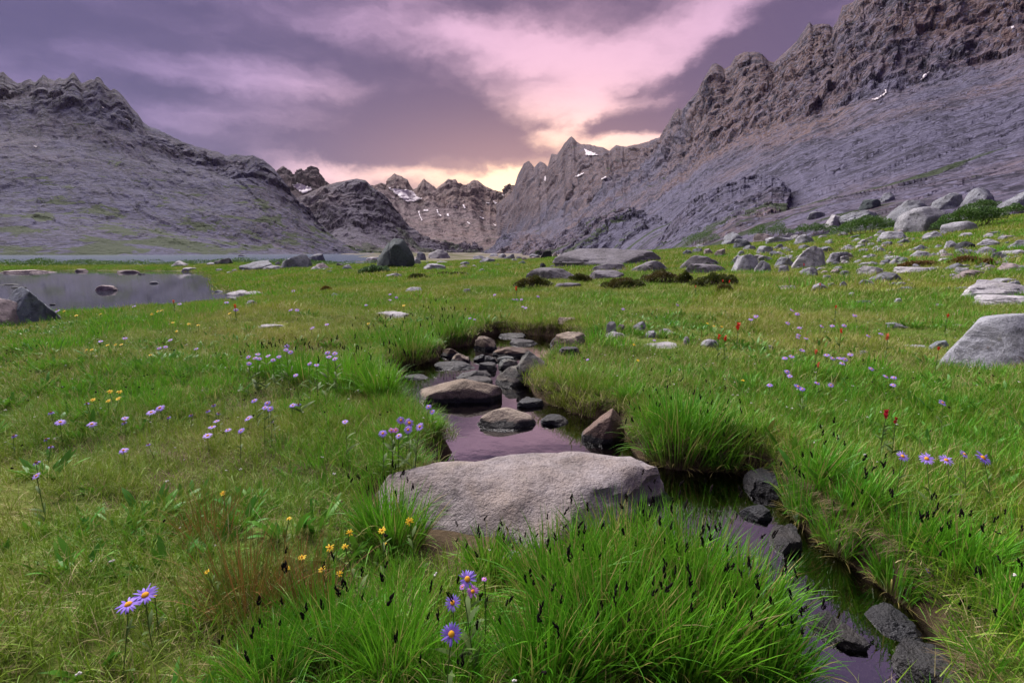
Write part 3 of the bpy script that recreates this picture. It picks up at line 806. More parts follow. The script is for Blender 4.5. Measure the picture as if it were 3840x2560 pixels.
L('F', 1680, 410, 1792, 462, 'pale', 'grass-capped pale stone in the pond inlet')
L('F', 1030, 284, 1092, 301, 'grey', 'small grey stone off the grassy spit in the pond')
L('F', 1478, 342, 1537, 357, 'grey', 'small dark stone under the bank of the pond')
for r_ in [('F', 55, 204, 342, 227), ('F', 512, 199, 607, 218), ('F', 800, 206, 947, 227)]:
    L(*r_, 'pink', 'flat tan rock awash along the far side of the pond', 'flat rocks awash in the pond', flat=.5, p=4, hmin=.4)
for r_ in [('F', 0, 300, 135, 311), ('F', 75, 320, 180, 332), ('F', 950, 228, 1000, 237), ('F', 340, 436, 385, 448)]:
    L(*r_, 'black', 'dark sunken stone just breaking the pond surface', 'sunken stones in the pond', flat=.5, p=4, hmin=.3, name='stone', cat='stone')

# stones of the brook
L('G', 512, 928, 1108, 1112, 'tan', 'big tan boulder with dark waterline in the middle of the brook', lvl=5, p=2.3, rough=.03, dk=.55, sink=.42, foot=1.)
L('G', 922, 1148, 1354, 1288, 'tan', 'flat-topped brown stone in still water nearest the great granite slab', lvl=5, p=3.4, rough=.03, dk=.5, sink=.42)
L('G', 1058, 853, 1328, 1002, 'green', 'rough grey-green stone standing front in the brook rock pile', lvl=4, ang=40., rough=.06, sink=.4)
L('G', 1203, 753, 1428, 917, 'green', 'tall greenish stone, highest of the brook rock pile', lvl=4, ang=50., sink=.4, p=3)
L('G', 1222, 848, 1336, 922, 'tan', 'small tan stone between the two greenish stones of the pile')
L('G', 793, 878, 1032, 962, 'wet', 'dark wet wedge of rock behind the big tan boulder', ang=44.)
L('G', 828, 938, 1048, 1012, 'wet', 'dark wet flat rock touching the right of the big tan boulder', flat=.5)
L('G', 1042, 722, 1302, 802, 'brown', 'long brown wet-edged stone behind the brook rock pile')
L('G', 1158, 683, 1358, 722, 'wet', 'flat dark wet rock in the upper pool, right', flat=.5)
L('G', 1066, 638, 1272, 674, 'wet', 'flat dark wet rock under the far bank of upper pool', flat=.5)
L('G', 905, 655, 1074, 755, 'tan', 'tan stone against the sedge bank at the upper pool', ang=40., sink=.42)
L('G', 683, 736, 848, 803, 'brown', 'rounded grey-brown stone at left in the brook')
L('G', 753, 772, 892, 853, 'tan', 'small peaked tan stone left of the rock pile', ang=44.)
L('G', 640, 832, 928, 888, 'wet', 'long dark wet rock left of the pile, awash', flat=.5)
L('G', 908, 782, 1008, 832, 'wet', 'small dark wet stone left in the pile')
L('G', 983, 792, 1073, 848, 'wet', 'dark wet stone beside its small twin in the pile')
L('G', 1068, 792, 1203, 843, 'green', 'low grey stone at the back of the pile')
L('G', 1078, 808, 1228, 888, 'green', 'tan-topped grey stone leaning on the front pile stone')
L('G', 938, 838, 1078, 903, 'wet', 'flat reddish dark stone in the middle channel', flat=.5)
L('G', 1448, 620, 1708, 738, 'tan', 'large tan boulder with pointed top at right of upper pool', ang=50., lvl=4, sink=.38)
L('G', 1426, 664, 1534, 722, 'wet', 'dark wet stone at the left foot of the pointed tan boulder')
L('G', 1433, 714, 1543, 763, 'wet', 'small dark stone in front of the pointed tan boulder')
L('G', 1493, 737, 1643, 793, 'wet', 'flat dark wet stone at the right edge of upper pool', flat=.5)
L('G', 1490, 536, 1642, 588, 'tan', 'tan boulder in grass behind the upper pool')
L('G', 1818, 558, 1892, 652, 'white', 'upright pale pointed stone right of the upper pool', ang=50., dk=.6)
L('G', 1818, 623, 1973, 675, 'white', 'pale stone at the foot of the upright pointed one')
L('G', 1890, 578, 1948, 630, 'pink', 'small brownish stone behind the upright pointed one')
L('G', 2008, 556, 2113, 633, 'pale', 'grey stone leaning in grass right of the upright pointed one', ang=44.)
L('G', 2088, 620, 2183, 672, 'pale', 'low pale stone in grass between leaning stone and white slab')
L('G', 2168, 608, 2312, 652, 'pale', 'wide pale stone behind the white slab in right grass')
L('G', 1970, 698, 2350, 742, 'white', 'long white slab level with the grass on right bank', flat=.5, p=4)
L('G', 278, 878, 434, 963, 'green', 'grey stone half under the left sedge bank')
L('G', 430, 926, 610, 958, 'wet', 'thin dark wet rock awash beside the left bank', flat=.5)
L('G', 1648, 1143, 1955, 1393, 'rust', 'round reddish brown boulder set in the right bank', lvl=5, p=2.3, rough=.03, sink=.38, foot=.8)
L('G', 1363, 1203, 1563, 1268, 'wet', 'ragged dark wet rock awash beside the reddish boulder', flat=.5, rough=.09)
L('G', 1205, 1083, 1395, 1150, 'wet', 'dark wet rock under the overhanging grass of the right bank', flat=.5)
def slab_rock():
    V, F = rock_shape(417, 1.50, .86, .44, 5, 2.9, 7, 26., .055, .56)
    P = V * np.array([1, 1, 1.0])
    V[:, 2] += np.where(V[:, 2] > .2, fbm(P, .34, 4, .5, True) * .016 - .12 * sstep(.10, -.42, V[:, 1]), 0)
    V[:, 2] -= .395
    sm = mesh_from('boulder', V, F, True, RM['speck']); sm.set_sharp_from_angle(angle=R(30))
    o = obj('boulder', sm, None, (-.005, 2.03, 0), 'great pale speckled granite slab lying across the foreground brook', 'boulder')
    o.rotation_euler = (0, 0, R(-6))
    ROCKS.append((-.005, 2.03, .66, .35))
slab_rock()
L('J', 1085, 675, 1270, 775, 'grey', 'small bluish flat stone in front of the great slab', flat=.6, hmin=.2)
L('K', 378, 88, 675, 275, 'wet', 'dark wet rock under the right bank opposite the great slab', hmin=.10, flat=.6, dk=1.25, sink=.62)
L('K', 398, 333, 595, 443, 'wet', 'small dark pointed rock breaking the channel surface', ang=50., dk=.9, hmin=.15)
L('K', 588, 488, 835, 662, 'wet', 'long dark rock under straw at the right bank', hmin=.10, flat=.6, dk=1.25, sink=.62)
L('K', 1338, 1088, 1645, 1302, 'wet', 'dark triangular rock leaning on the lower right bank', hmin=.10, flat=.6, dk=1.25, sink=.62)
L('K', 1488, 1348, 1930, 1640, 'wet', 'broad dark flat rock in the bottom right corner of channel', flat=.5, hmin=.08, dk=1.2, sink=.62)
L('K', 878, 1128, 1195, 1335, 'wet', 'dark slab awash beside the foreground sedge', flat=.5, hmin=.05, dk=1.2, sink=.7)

# the stony ground on the right
L('H', 1768, 838, 2640, 1255, 'streak', 'huge pale boulder with brown streak cut by the right edge', lvl=5, p=2.8, ang=34., rough=.03, planes=12, sink=.32)
L('H', 1878, 633, 2320, 775, 'white', 'broad whitish outcrop behind the huge streaked boulder', lvl=4, ang=40., p=3)
L('H', 2010, 742, 2480, 822, 'white', 'low whitish ledge in front of the broad outcrop', flat=.55, p=4)
L('H', 2108, 633, 2312, 683, 'pale', 'rounded stone lying on the back of the broad outcrop')
L('H', 2188, 653, 2310, 722, 'pale', 'grey round stone on the right end of the broad outcrop')
L('H', 1698, 1053, 1828, 1132, 'blue', 'blue-grey stone against the huge streaked boulder')
L('H', 1488, 1083, 1690, 1122, 'pale', 'flat pale stone left of the blue-grey one', flat=.55)
L('H', 1403, 936, 1548, 977, 'pale', 'pale stone in grass behind the aster patch')
L('H', 1478, 148, 1824, 318, 'pale', 'huge lichen-spotted boulder between the willow bushes', lvl=5, p=2.6, ang=30., rough=.04, planes=9)
L('H', 1783, 248, 2006, 318, 'pale', 'smooth pale boulder at the right foot of the huge lichen-spotted one', p=2.2, rough=.02)
L('H', 338, 468, 516, 590, 'pale', 'smooth egg-shaped boulder at the right end of the rock ledges', p=2.1, rough=.015, lvl=4)
L('H', 493, 508, 598, 594, 'pale', 'round stone next to the smooth egg-shaped boulder', p=2.2)
L('H', 646, 538, 736, 597, 'pale', 'small round stone second from the egg-shaped boulder')
L('H', 628, 488, 763, 553, 'grey', 'grey stone behind the small round ones')
L('H', 753, 420, 993, 562, 'white', 'big angular pale boulder with two peaks in mid stone field', lvl=4, ang=24., planes=13)
L('H', 978, 458, 1133, 527, 'pale', 'angular stone right of the two-peaked pale boulder', ang=44.)
L('H', 263, 313, 453, 402, 'grey', 'dark grey rounded boulder beside the leftmost willow bush', lvl=4)
L('H', 338, 363, 478, 427, 'grey', 'grey boulder in front of the dark rounded one by the willow')
L('H', 1873, 583, 2083, 638, 'pink', 'cracked tan stone in the right stone field', ang=44.)
L('H', 1478, 558, 1742, 597, 'white', 'long low pale rock in the right stone field', flat=.55, p=3)
L('H', 1298, 583, 1502, 653, 'grey', 'grey dome-shaped boulder in the right grass', p=2.2)
L('H', 1228, 550, 1383, 610, 'white', 'pale dome boulder behind the grey dome-shaped one', p=2.2)
L('H', 753, 335, 908, 402, 'pale', 'pointed pale boulder in front of the long willow hedge', ang=44.)
L('H', 573, 348, 763, 392, 'pale', 'wide low boulder left of the pointed one before willow hedge')
L('H', 478, 321, 633, 388, 'pink', 'brownish boulder at the left end of the willow hedge')
L('H', 1363, 311, 1563, 372, 'pale', 'wide rounded boulder under the right end of willow hedge')
L('H', 1648, 311, 1783, 372, 'pale', 'peaked pale boulder left below the huge lichen-spotted one')
L('H', 1883, 383, 2003, 432, 'black', 'dark blue-grey broken stone in the upper right stone field', ang=50.)
L('H', 1793, 373, 1883, 432, 'pale', 'round upright stone left of the dark broken one')
L('H', 2218, 365, 2450, 427, 'pale', 'wide smooth boulder at the right edge of stone field')
L('G', 1365, 72, 1452, 130, 'black', 'black boulder at the left end of the rock ledges', ang=50.)
L('G', 1362, 158, 1416, 206, 'black', 'small black stone on the lower left ledge', ang=50.)
L('G', 562, 162, 722, 214, 'pale', 'long pale rounded boulder right in front of great block', p=2.3)
L('H', 1105, 163, 1402, 255, 'grey', 'lichen-grey boulder on the slope above the willow hedge')
L('H', 1408, 88, 1702, 225, 'grey', 'tall lichen-grey outcrop on the slope left of the huge spotted boulder', lvl=4)
L('H', 1693, 38, 1935, 153, 'grey', 'grey block on the slope above the huge spotted boulder', ang=40.)
L('H', 1928, 5, 2158, 128, 'grey', 'greenish grey block high on the slope above the right willow bush', ang=40.)
L('H', 2188, 28, 2430, 143, 'grey', 'dark ribbed block on the slope at the right edge', ang=50.)
L('H', 1220, 83, 1362, 153, 'dark', 'dark mossy block on the bare slope', ang=40., sink=.32)
L('H', 1358, 38, 1458, 102, 'grey', 'pale cube-shaped block on the bare slope', ang=26., p=5)
L('H', 983, 188, 1108, 278, 'white', 'white jagged stone behind the willow hedge', ang=24.)
L('H', 853, 168, 990, 218, 'grey', 'blue-grey stones in the slope gully', ang=44.)

FIELD = 'pale rounded stone of the scatter in the right-hand stone field'; FG = 'stones of the right-hand field'
for (x0, y0, x1, y1) in [(545, 1088, 632, 1138), (110, 1048, 245, 1107), (0, 1028, 52, 1092), (1850, 945, 1932, 972), (1205, 1123, 1287, 1163), (1443, 763, 1517, 810), (1183, 783, 1293, 815), (1735, 806, 1802, 824), (1138, 726, 1182, 754), (1478, 688, 1592, 722), (1395, 706, 1472, 720),
    (1198, 640, 1318, 683), (1068, 650, 1132, 699), (993, 663, 1058, 692), (878, 665, 998, 713), (663, 675, 788, 707), (963, 610, 1018, 647), (808, 561, 938, 614), (1268, 513, 1348, 547), (1030, 548, 1108, 577), (1088, 578, 1148, 607), (475, 471, 628, 520), (503, 411, 608, 468), (593, 443, 668, 482), (323, 473, 418, 542), (363, 445, 423, 482), (213, 433, 303, 482), (140, 425, 220, 470), (60, 425, 140, 460), (90, 395, 190, 430), (0, 440, 60, 475),
    (1478, 358, 1563, 400), (1893, 318, 2012, 352), (2083, 315, 2172, 347), (1758, 306, 1837, 342), (2038, 368, 2183, 407), (1568, 403, 1703, 447), (1723, 398, 1787, 432), (1268, 388, 1352, 417), (1468, 396, 1533, 427), (1573, 448, 1712, 492), (1918, 430, 2022, 482), (2013, 413, 2153, 477), (1878, 428, 1962, 462), (2198, 433, 2400, 472), (2123, 453, 2203, 502), (1773, 458, 1892, 492), (1383, 478, 1503, 512), (1073, 413, 1192, 447), (928, 416, 1033, 457), (798, 403, 872, 437), (1073, 458, 1173, 497), (1263, 463, 1343, 492), (1223, 523, 1353, 552), (1888, 558, 1972, 602), (1788, 528, 1952, 577), (2158, 528, 2350, 582), (700, 470, 770, 500), (420, 405, 510, 445), (640, 415, 770, 440), (2008, 545, 2070, 575), (2070, 570, 2120, 590), (1310, 325, 1370, 355), (2180, 335, 2300, 362), (1150, 335, 1230, 355), (930, 335, 1000, 360)]:
    L('H', x0, y0, x1, y1, random.choice(['pale', 'pale', 'pale', 'white', 'grey', 'pink']), FIELD, FG, name='stone', cat='stone')
EDGE = 'pale stone in the band of stones left of the rock ledges'; EG = 'stones left of the rock ledges'
for (x0, y0, x1, y1) in [(645, 143, 755, 165), (745, 180, 770, 195), (818, 148, 890, 178), (800, 172, 880, 196), (890, 170, 940, 192), (950, 197, 995, 222), (895, 105, 1000, 140), (950, 117, 1065, 160), (1015, 92, 1080, 112), (1075, 92, 1140, 122), (1120, 95, 1200, 132), (1050, 162, 1100, 182), (1215, 145, 1275, 170), (1240, 118, 1290, 145), (1200, 110, 1250, 130), (1450, 82, 1500, 125), (1495, 82, 1575, 130), (1575, 82, 1625, 120), (1620, 90, 1665, 112), (840, 225, 905, 245), (998, 226, 1035, 245), (720, 185, 755, 195), (580, 147, 605, 163), (1170, 130, 1220, 150), (1290, 95, 1370, 120), (1300, 115, 1345, 135), (960, 175, 1000, 190), (1160, 180, 1200, 195)]:
    L('G', x0, y0, x1, y1, random.choice(['pale', 'pale', 'white', 'pink', 'grey']), EDGE, EG, name='stone', cat='stone')
# sloping ledges of bedrock
L('G', 1400, 62, 2380, 178, 'slab', 'largest of the smooth sloping bedrock ledges behind the meadow', name='rock_ledge', cat='ledge', lvl=5, flat=.8, p=2.2, sink=.62, dk=.5, rough=.06, hmin=.3)
L('G', 1236, 188, 1695, 275, 'slab', 'front left bedrock ledge running down into the meadow', name='rock_ledge', cat='ledge', lvl=5, flat=.8, p=2.2, sink=.62, dk=.7, rough=.06, hmin=.25)
L('G', 1688, 162, 2010, 218, 'slab', 'narrow bedrock ledge between the largest and the front ledge', name='rock_ledge', cat='ledge', lvl=4, flat=.8, p=2.2, sink=.62, dk=.7, rough=.06, hmin=.25)
L('G', 1965, 146, 2330, 224, 'slab', 'humped bedrock ledge on the right of the ledges', name='rock_ledge', cat='ledge', lvl=4, flat=.8, p=2.2, sink=.62, dk=.7, rough=.05, hmin=.4)
L('G', 1698, 212, 1975, 268, 'slab', 'low grey ledge in front of the humped one', name='rock_ledge', cat='ledge', lvl=4, flat=.8, p=2.2, sink=.62, dk=.7, rough=.07, hmin=.25)
L('G', 1445, 294, 1655, 332, 'slab', 'small flat ledge alone in the grass below the ledges', name='rock_ledge', cat='ledge', lvl=4, flat=.8, p=2.2, sink=.62, dk=.7, rough=.07, hmin=.25)
L('H', -20, 472, 310, 560, 'slab', 'ledge running under the egg-shaped boulder', name='rock_ledge', cat='ledge', lvl=4, flat=.8, p=2.2, sink=.62, dk=.6, rough=.06, hmin=.3)
L('H', -20, 538, 330, 600, 'slab', 'lowest right ledge in front of the egg-shaped boulder', name='rock_ledge', cat='ledge', lvl=4, flat=.8, p=2.2, sink=.62, dk=.6, rough=.06, hmin=.3)
# smaller stones of the field that the photograph shows only as specks
FS = 'small pale stone among the bigger ones of the right-hand field'; FSG = 'small stones of the right-hand field'
for k in range(190):
    u = random.uniform(620, 2350); v = random.uniform(330, 600) if k % 4 else random.uniform(560, 720)
    if u < 1100 and v > 600: continue
    w = random.uniform(26, 84)
    L('H', u, v - w * random.uniform(.3, .55), u + w, v, random.choice(['pale', 'pale', 'white', 'grey', 'pink']), FS, FSG, name='stone', cat='stone')
# the many small stones are told apart by colour, size and the named boulder they lie next to
def name_stones():
    import re, collections
    short = {}
    for o, u, v, w, k in PLACED:
        if 'group' in o: continue
        m = re.match(r'^(.*?\b(?:boulder|stone|outcrop|ledge|rock|block|slab))\b', o['label'])
        if m and len(m.group(1).split()) >= 2: short[o.name] = m.group(1)
    cnt = collections.Counter(short.values())
    heroes = [(o, u, v, w) for o, u, v, w, k in PLACED if o.name in short and cnt[short[o.name]] == 1 and w > 38]
    word = {'pale': 'pale', 'white': 'whitish', 'grey': 'grey', 'pink': 'pinkish'}
    for o, u, v, w, k in PLACED:
        if 'group' not in o or 'pond' in o['group']: continue
        h = min(heroes, key=lambda q: math.hypot(q[1] - u, (q[2] - v) * 2.2))
        du, dv = u - h[1], v - h[2]
        side = ('left of' if du < 0 else 'right of') if abs(du) > 2.0 * abs(dv) else ('just behind' if dv < 0 else 'in front of')
        size = 'tiny' if w < 20 else 'small' if w < 34 else 'medium-sized' if w < 60 else 'larger'
        o['group'] = 'stones strewn over the stony ground'
        o['label'] = '%s %s stone %s the %s' % (size, word.get(k, 'pale'), side, short[h[0].name])
name_stones()
print('rocks', len(ROCKS))
# ------------------------------------------------------------------ grass and herbs
def leaf_mat(name, ca, cb, cdry, dry=.25, patch=(.12, .12, .03), patchk=.5, trans=.28, rough=.55, base=None):
    """blade colour: 'tint' runs from one green to the other and the oldest blades are dry; wide patches of the meadow are yellower"""
    m, T = new_mat(name)
    pos = T.n('ShaderNodeNewGeometry').outputs['Position']
    ti = T.n('ShaderNodeAttribute', attribute_name='tint').outputs['Fac']
    tt = T.n('ShaderNodeAttribute', attribute_name='along').outputs['Fac']
    oi = T.n('ShaderNodeObjectInfo').outputs['Random']
    c = T.mix(T.ramp(T.m('ADD', ti, T.m('MULTIPLY', T.m('SUBTRACT', oi, .5), .5)), .1, .8), ca, cb)
    pn = T.noise(T.mapv(pos, (1, 1, .2)), .42, 4, .6, .3)
    pf = T.ramp(pn, .42, .62, 0.0, patchk)
    c = T.mix(pf, c, patch)
    dr = T.ramp(T.m('ADD', ti, T.m('MULTIPLY', T.m('SUBTRACT', pn, .5), .6)), 1 - dry, 1 - dry + .06)
    c = T.mix(dr, c, cdry)
    if base: c = T.mix(T.ramp(tt, .0, .35, 1, 0), c, base)
    d = T.n('ShaderNodeBsdfPrincipled', {'Base Color': c, 'Roughness': rough, 'Specular IOR Level': .25})
    t = T.n('ShaderNodeBsdfTranslucent', {'Color': T.mix(.5, c, (.10, .16, .02))})
    mx = T.n('ShaderNodeMixShader', {0: trans, 1: d.outputs[0], 2: t.outputs[0]})
    T.n('ShaderNodeOutputMaterial', {0: mx.outputs[0]})
    return m
STRAW = (.30, .245, .125)
G_turf = leaf_mat('turf', (.090, .235, .012), (.185, .315, .020), (.48, .41, .19), .20, (.330, .350, .045), .70)
G_lush = leaf_mat('sedge leaf', (.055, .265, .009), (.150, .430, .018), (.38, .32, .11), .17, (.15, .32, .02), .5, .36, .45, base=(.17, .17, .05))
G_straw = leaf_mat('straw', (.40, .34, .16), (.52, .45, .24), (.29, .22, .11), .3, (.44, .40, .19), .2, .15, .7)
G_rush = leaf_mat('rush', (.10, .16, .022), (.26, .125, .040), (.33, .125, .050), .5, (.12, .15, .03), .6, .2, .6)
G_forb = leaf_mat('broad leaf', (.055, .225, .018), (.110, .315, .025), (.28, .25, .07), .05, (.11, .23, .035), .4, .25, .45)
G_peat = leaf_mat('old blades', (.115, .082, .044), (.20, .155, .085), (.065, .045, .028), .35, (.15, .12, .06), .3, .1, .8)

def blades(bx, by, bz, L, W, az, lean, curve, segs=4, tint=None, leafy=False, face=None):
    n = len(bx)
    p = np.stack([bx, by, bz], -1).astype(float)
    fa = az + rng.uniform(-1.2, 1.2, n) if face is None else face
    side = np.stack([-np.sin(fa), np.cos(fa), 0 * fa], -1)
    k = 2 * segs + 1
    V = np.zeros((n, k, 3)); al = np.zeros((n, k))
    for s in range(segs + 1):
        t = s / segs
        if leafy: w = W * (.25 + 1.5 * t * (1 - t) * 2) * (1 if s < segs else 0)
        else: w = W * (1 - t ** 2.2 * .9)
        if s < segs:
            V[:, 2 * s] = p - side * (w / 2)[:, None]; V[:, 2 * s + 1] = p + side * (w / 2)[:, None]
            al[:, 2 * s:2 * s + 2] = t
        else:
            V[:, 2 * s] = p; al[:, 2 * s] = 1
        th = lean + curve * (t + .5 / segs)
        d = np.stack([np.sin(th) * np.cos(az), np.sin(th) * np.sin(az), np.cos(th)], -1)
        p = p + d * (L / segs)[:, None]
    f = []
    for s in range(segs - 1):
        a = 2 * s
        f += [(a, a + 1, a + 3), (a, a + 3, a + 2)]
    a = 2 * (segs - 1); f.append((a, a + 1, a + 2))
    F = (np.array(f)[None] + (np.arange(n) * k)[:, None, None]).reshape(-1, 3)
    if tint is None: tint = rng.uniform(0, 1, n)
    return V.reshape(-1, 3), F, np.repeat(tint, k), al.ravel()

def blade_mesh(name, mat, parts):
    V, F, T_, A, o = [], [], [], [], 0
    for v, f, t, a in parts:
        V.append(v); F.append(f + o); T_.append(t); A.append(a); o += len(v)
    return mesh_from(name, np.vstack(V), np.vstack(F), False, mat, {'tint': ('FLOAT', np.concatenate(T_)), 'along': ('FLOAT', np.concatenate(A))})

def U(a, b, n): return rng.uniform(a, b, n)
def tuft(n, r, L, W, lean, curve, segs=4, leafy=False, mat=None, name='tuft', outward=.0, az=None):
    a = U(0, 6.283, n); rr = r * np.sqrt(U(0, 1, n))
    x, y = rr * np.cos(a), rr * np.sin(a)
    z_ = az if az is not None else np.where(U(0, 1, n) < outward, a, U(0, 6.283, n))
    ln = U(*lean, n)
    return blade_mesh(name, mat, [blades(x, y, -.01 + 0 * x, U(*L, n), U(*W, n), z_ + U(-.4, .4, n), ln, U(*curve, n), segs, None, leafy)])

def scatter(name, meshes, X, Y, Z, S, label, cat, rotz=None):
    """one object of uncountable plants: copies of a few tufts instanced on points"""
    col = bpy.data.collections.new(name + ' tufts')
    for i, me in enumerate(meshes):
        col.objects.link(bpy.data.objects.new('%s_tuft' % name, me))
    n = len(X)
    rz = U(0, 6.283, n) if rotz is None else rotz
    pts = mesh_from(name, np.stack([X, Y, Z], -1), [], False, None)
    a = pts.attributes.new('rot', 'FLOAT_VECTOR', 'POINT')
    a.data.foreach_set('vector', np.ascontiguousarray(np.stack([U(-.12, .12, n), U(-.12, .12, n), rz], -1), np.float32).ravel())
    a = pts.attributes.new('scl', 'FLOAT', 'POINT'); a.data.foreach_set('value', np.ascontiguousarray(S, np.float32))
    a = pts.attributes.new('pick', 'INT', 'POINT'); a.data.foreach_set('value', rng.integers(0, len(meshes), n).astype(np.int32))
    o = obj(name, pts, label=label, cat=cat, kind='stuff')
    ng = bpy.data.node_groups.new(name, 'GeometryNodeTree')
    ng.interface.new_socket('Geometry', in_out='INPUT', socket_type='NodeSocketGeometry')
    ng.interface.new_socket('Geometry', in_out='OUTPUT', socket_type='NodeSocketGeometry')
    N = NT(ng)
    gi = N.n('NodeGroupInput'); go = N.n('NodeGroupOutput')
    ci = N.n('GeometryNodeCollectionInfo', {'Separate Children': True, 'Reset Children': True})
    ci.inputs['Collection'].default_value = col
    def at_(nm, typ):
        nd = N.n('GeometryNodeInputNamedAttribute', data_type=typ); nd.inputs['Name'].default_value = nm
        return nd.outputs['Attribute']
    r2 = N.n('FunctionNodeEulerToRotation', {0: at_('rot', 'FLOAT_VECTOR')})
    ip = N.n('GeometryNodeInstanceOnPoints', {'Points': gi.outputs[0], 'Instance': ci.outputs[0], 'Pick Instance': True, 'Instance Index': at_('pick', 'INT'), 'Rotation': r2.outputs[0], 'Scale': at_('scl', 'FLOAT')})
    N.set(go.inputs[0], ip.outputs[0])
    md = o.modifiers.new('tufts', 'NODES'); md.node_group = ng
    return o

RK = np.array(ROCKS)
def free(X, Y, grow=1.0):
    ok = np.ones(len(X), bool)
    for x, y, a, b in RK:
        k = (np.abs(X - x) < a * 1.3) & (np.abs(Y - y) < b * 1.3)
        if k.any():
            ok[k] &= ((X[k] - x) / (a * grow)) ** 2 + ((Y[k] - y) / (b * grow)) ** 2 > 1
    return ok
def spots(y0, y1, per_m2, side=1.25, sdmin=.015):
    n = int(per_m2 * (side * (y1 ** 2 - y0 ** 2) + .6 * (y1 - y0)))
    Y = np.sqrt(U(y0 ** 2, y1 ** 2, n)); X = U(-1, 1, n) * (side * Y + .3)
    Z = ground_z(X, Y)
    sd = brook_sd(X, Y)
    ok = (sd > sdmin) & free(X, Y) & ~((Z < POND_Z + .02) & (X < 0))
    return X[ok], Y[ok], Z[ok], sd[ok]
def field(X, Y, wl, off): return fbm(np.stack([X, Y, 0 * X], -1), wl, 3, .5, False, None, off)

# turf: near blades fine, far ones broader so that they still read
near_t = [tuft(46, .085, (.030, .085), (.0014, .0026), (.1, 1.0), (-.2, 1.5), 4, mat=G_turf, name='turf') for _ in range(4)] + [tuft(40, .08, (.05, .12), (.0016, .003), (.05, .7), (0, 1.4), 4, mat=G_turf, name='turf') for _ in range(2)]
mid_t = [tuft(44, .12, (.035, .10), (.0024, .0045), (.05, .9), (-.2, 1.3), 3, mat=G_turf, name='turf') for _ in range(5)]
far_t = [tuft(40, .22, (.045, .13), (.006, .011), (.05, .8), (-.2, 1.1), 2, mat=G_turf, name='turf') for _ in range(4)]
vfar_t = [tuft(40, .50, (.06, .17), (.016, .03), (.05, .8), (-.2, 1.0), 2, mat=G_turf, name='turf') for _ in range(4)]
for nm, ms, y0, y1, den, lab in [('meadow_grass', near_t, .45, 3.3, 430, 'short fine grass of the nearest meadow turf'), ('meadow_grass', mid_t, 3.2, 8.4, 190, 'short grass round the brook in the middle of the meadow'),
                       ('meadow_grass', far_t, 8.2, 21, 55, 'grass of the meadow beyond the brook'), ('meadow_grass', vfar_t, 20, 66, 11, 'far grass between the boulders')]:
    X, Y, Z, sd = spots(y0, y1, den)
    scatter(nm, ms, X, Y, Z, U(.75, 1.35, len(X)) * (1 + .35 * field(X, Y, 1.3, 9)), lab, 'grass')
# dry straw
st = [tuft(26, .08, (.05, .13), (.0012, .0022), (.3, 1.2), (-.4, 1.8), 5, mat=G_straw, name='straw') for _ in range(4)]
X, Y, Z, sd = spots(.45, 5.5, 110)
k = field(X, Y, 1.5, 60) + U(-.35, .35, len(X)) + .15 * (X < -.3) * (Y < 2) > .22
scatter('dry_grass', st, X[k], Y[k], Z[k], U(.7, 1.3, k.sum()), 'bleached dry grass curling through the near turf', 'grass')
# taller green grass, thick along the banks
lu = [tuft(30, .06, (.07, .15), (.0026, .0046), (.0, .45), (.1, 1.0), 5, mat=G_lush, name='green grass', outward=.6) for _ in range(5)]
lf = [tuft(30, .16, (.10, .22), (.006, .010), (.0, .5), (.1, .9), 3, mat=G_lush, name='green grass', outward=.6) for _ in range(4)]
X, Y, Z, sd = spots(.45, 4.2, 150, sdmin=.02)
f = field(X, Y, 1.4, 33) + .55 * np.exp(-sd / .22) + U(-.25, .25, len(X)) + .12 * (X > .5) + .08 * (Y < 3)
k = f > .10
scatter('green_grass', lu, X[k], Y[k], Z[k], U(.6, 1.15, k.sum()), 'taller green grass along the near banks and in patches', 'grass')
X, Y, Z, sd = spots(4.0, 11, 34, sdmin=.03)
f = field(X, Y, 2.2, 35) + .8 * np.exp(-sd / .35) + U(-.3, .3, len(X))
k = f > .30
scatter('green_grass', lf, X[k], Y[k], Z[k], U(.5, 1.0, k.sum()), 'taller green grass round the upper pool and beyond', 'grass')
X, Y, Z, sd = spots(11, 55, 5)
f = field(X, Y, 6, 36) + U(-.35, .35, len(X)) + .7 * np.exp(-np.abs(Z - POND_Z) / .12) * (X < -5)
k = f > .28
lff = [tuft(36, .40, (.14, .30), (.014, .026), (.0, .6), (.1, .9), 2, mat=G_lush, name='green grass', outward=.6) for _ in range(4)]
scatter('green_grass', lff, X[k], Y[k], Z[k], U(.6, 1.2, k.sum()), 'far tufts of green grass by the pond and stones', 'grass')
# broad-leaved herbs
fb = [tuft(13, .05, (.05, .12), (.013, .024), (.2, .9), (.2, .9), 5, True, G_forb, 'herb', .9) for _ in range(5)]
X, Y, Z, sd = spots(.45, 7.5, 46)
k = field(X, Y, 1.8, 71) + U(-.3, .3, len(X)) + .12 * (X < 0) > .17
scatter('broad_leaf_herbs', fb, X[k], Y[k], Z[k], U(.6, 1.25, k.sum()), 'low broad-leaved herbs scattered through the turf', 'herbs')
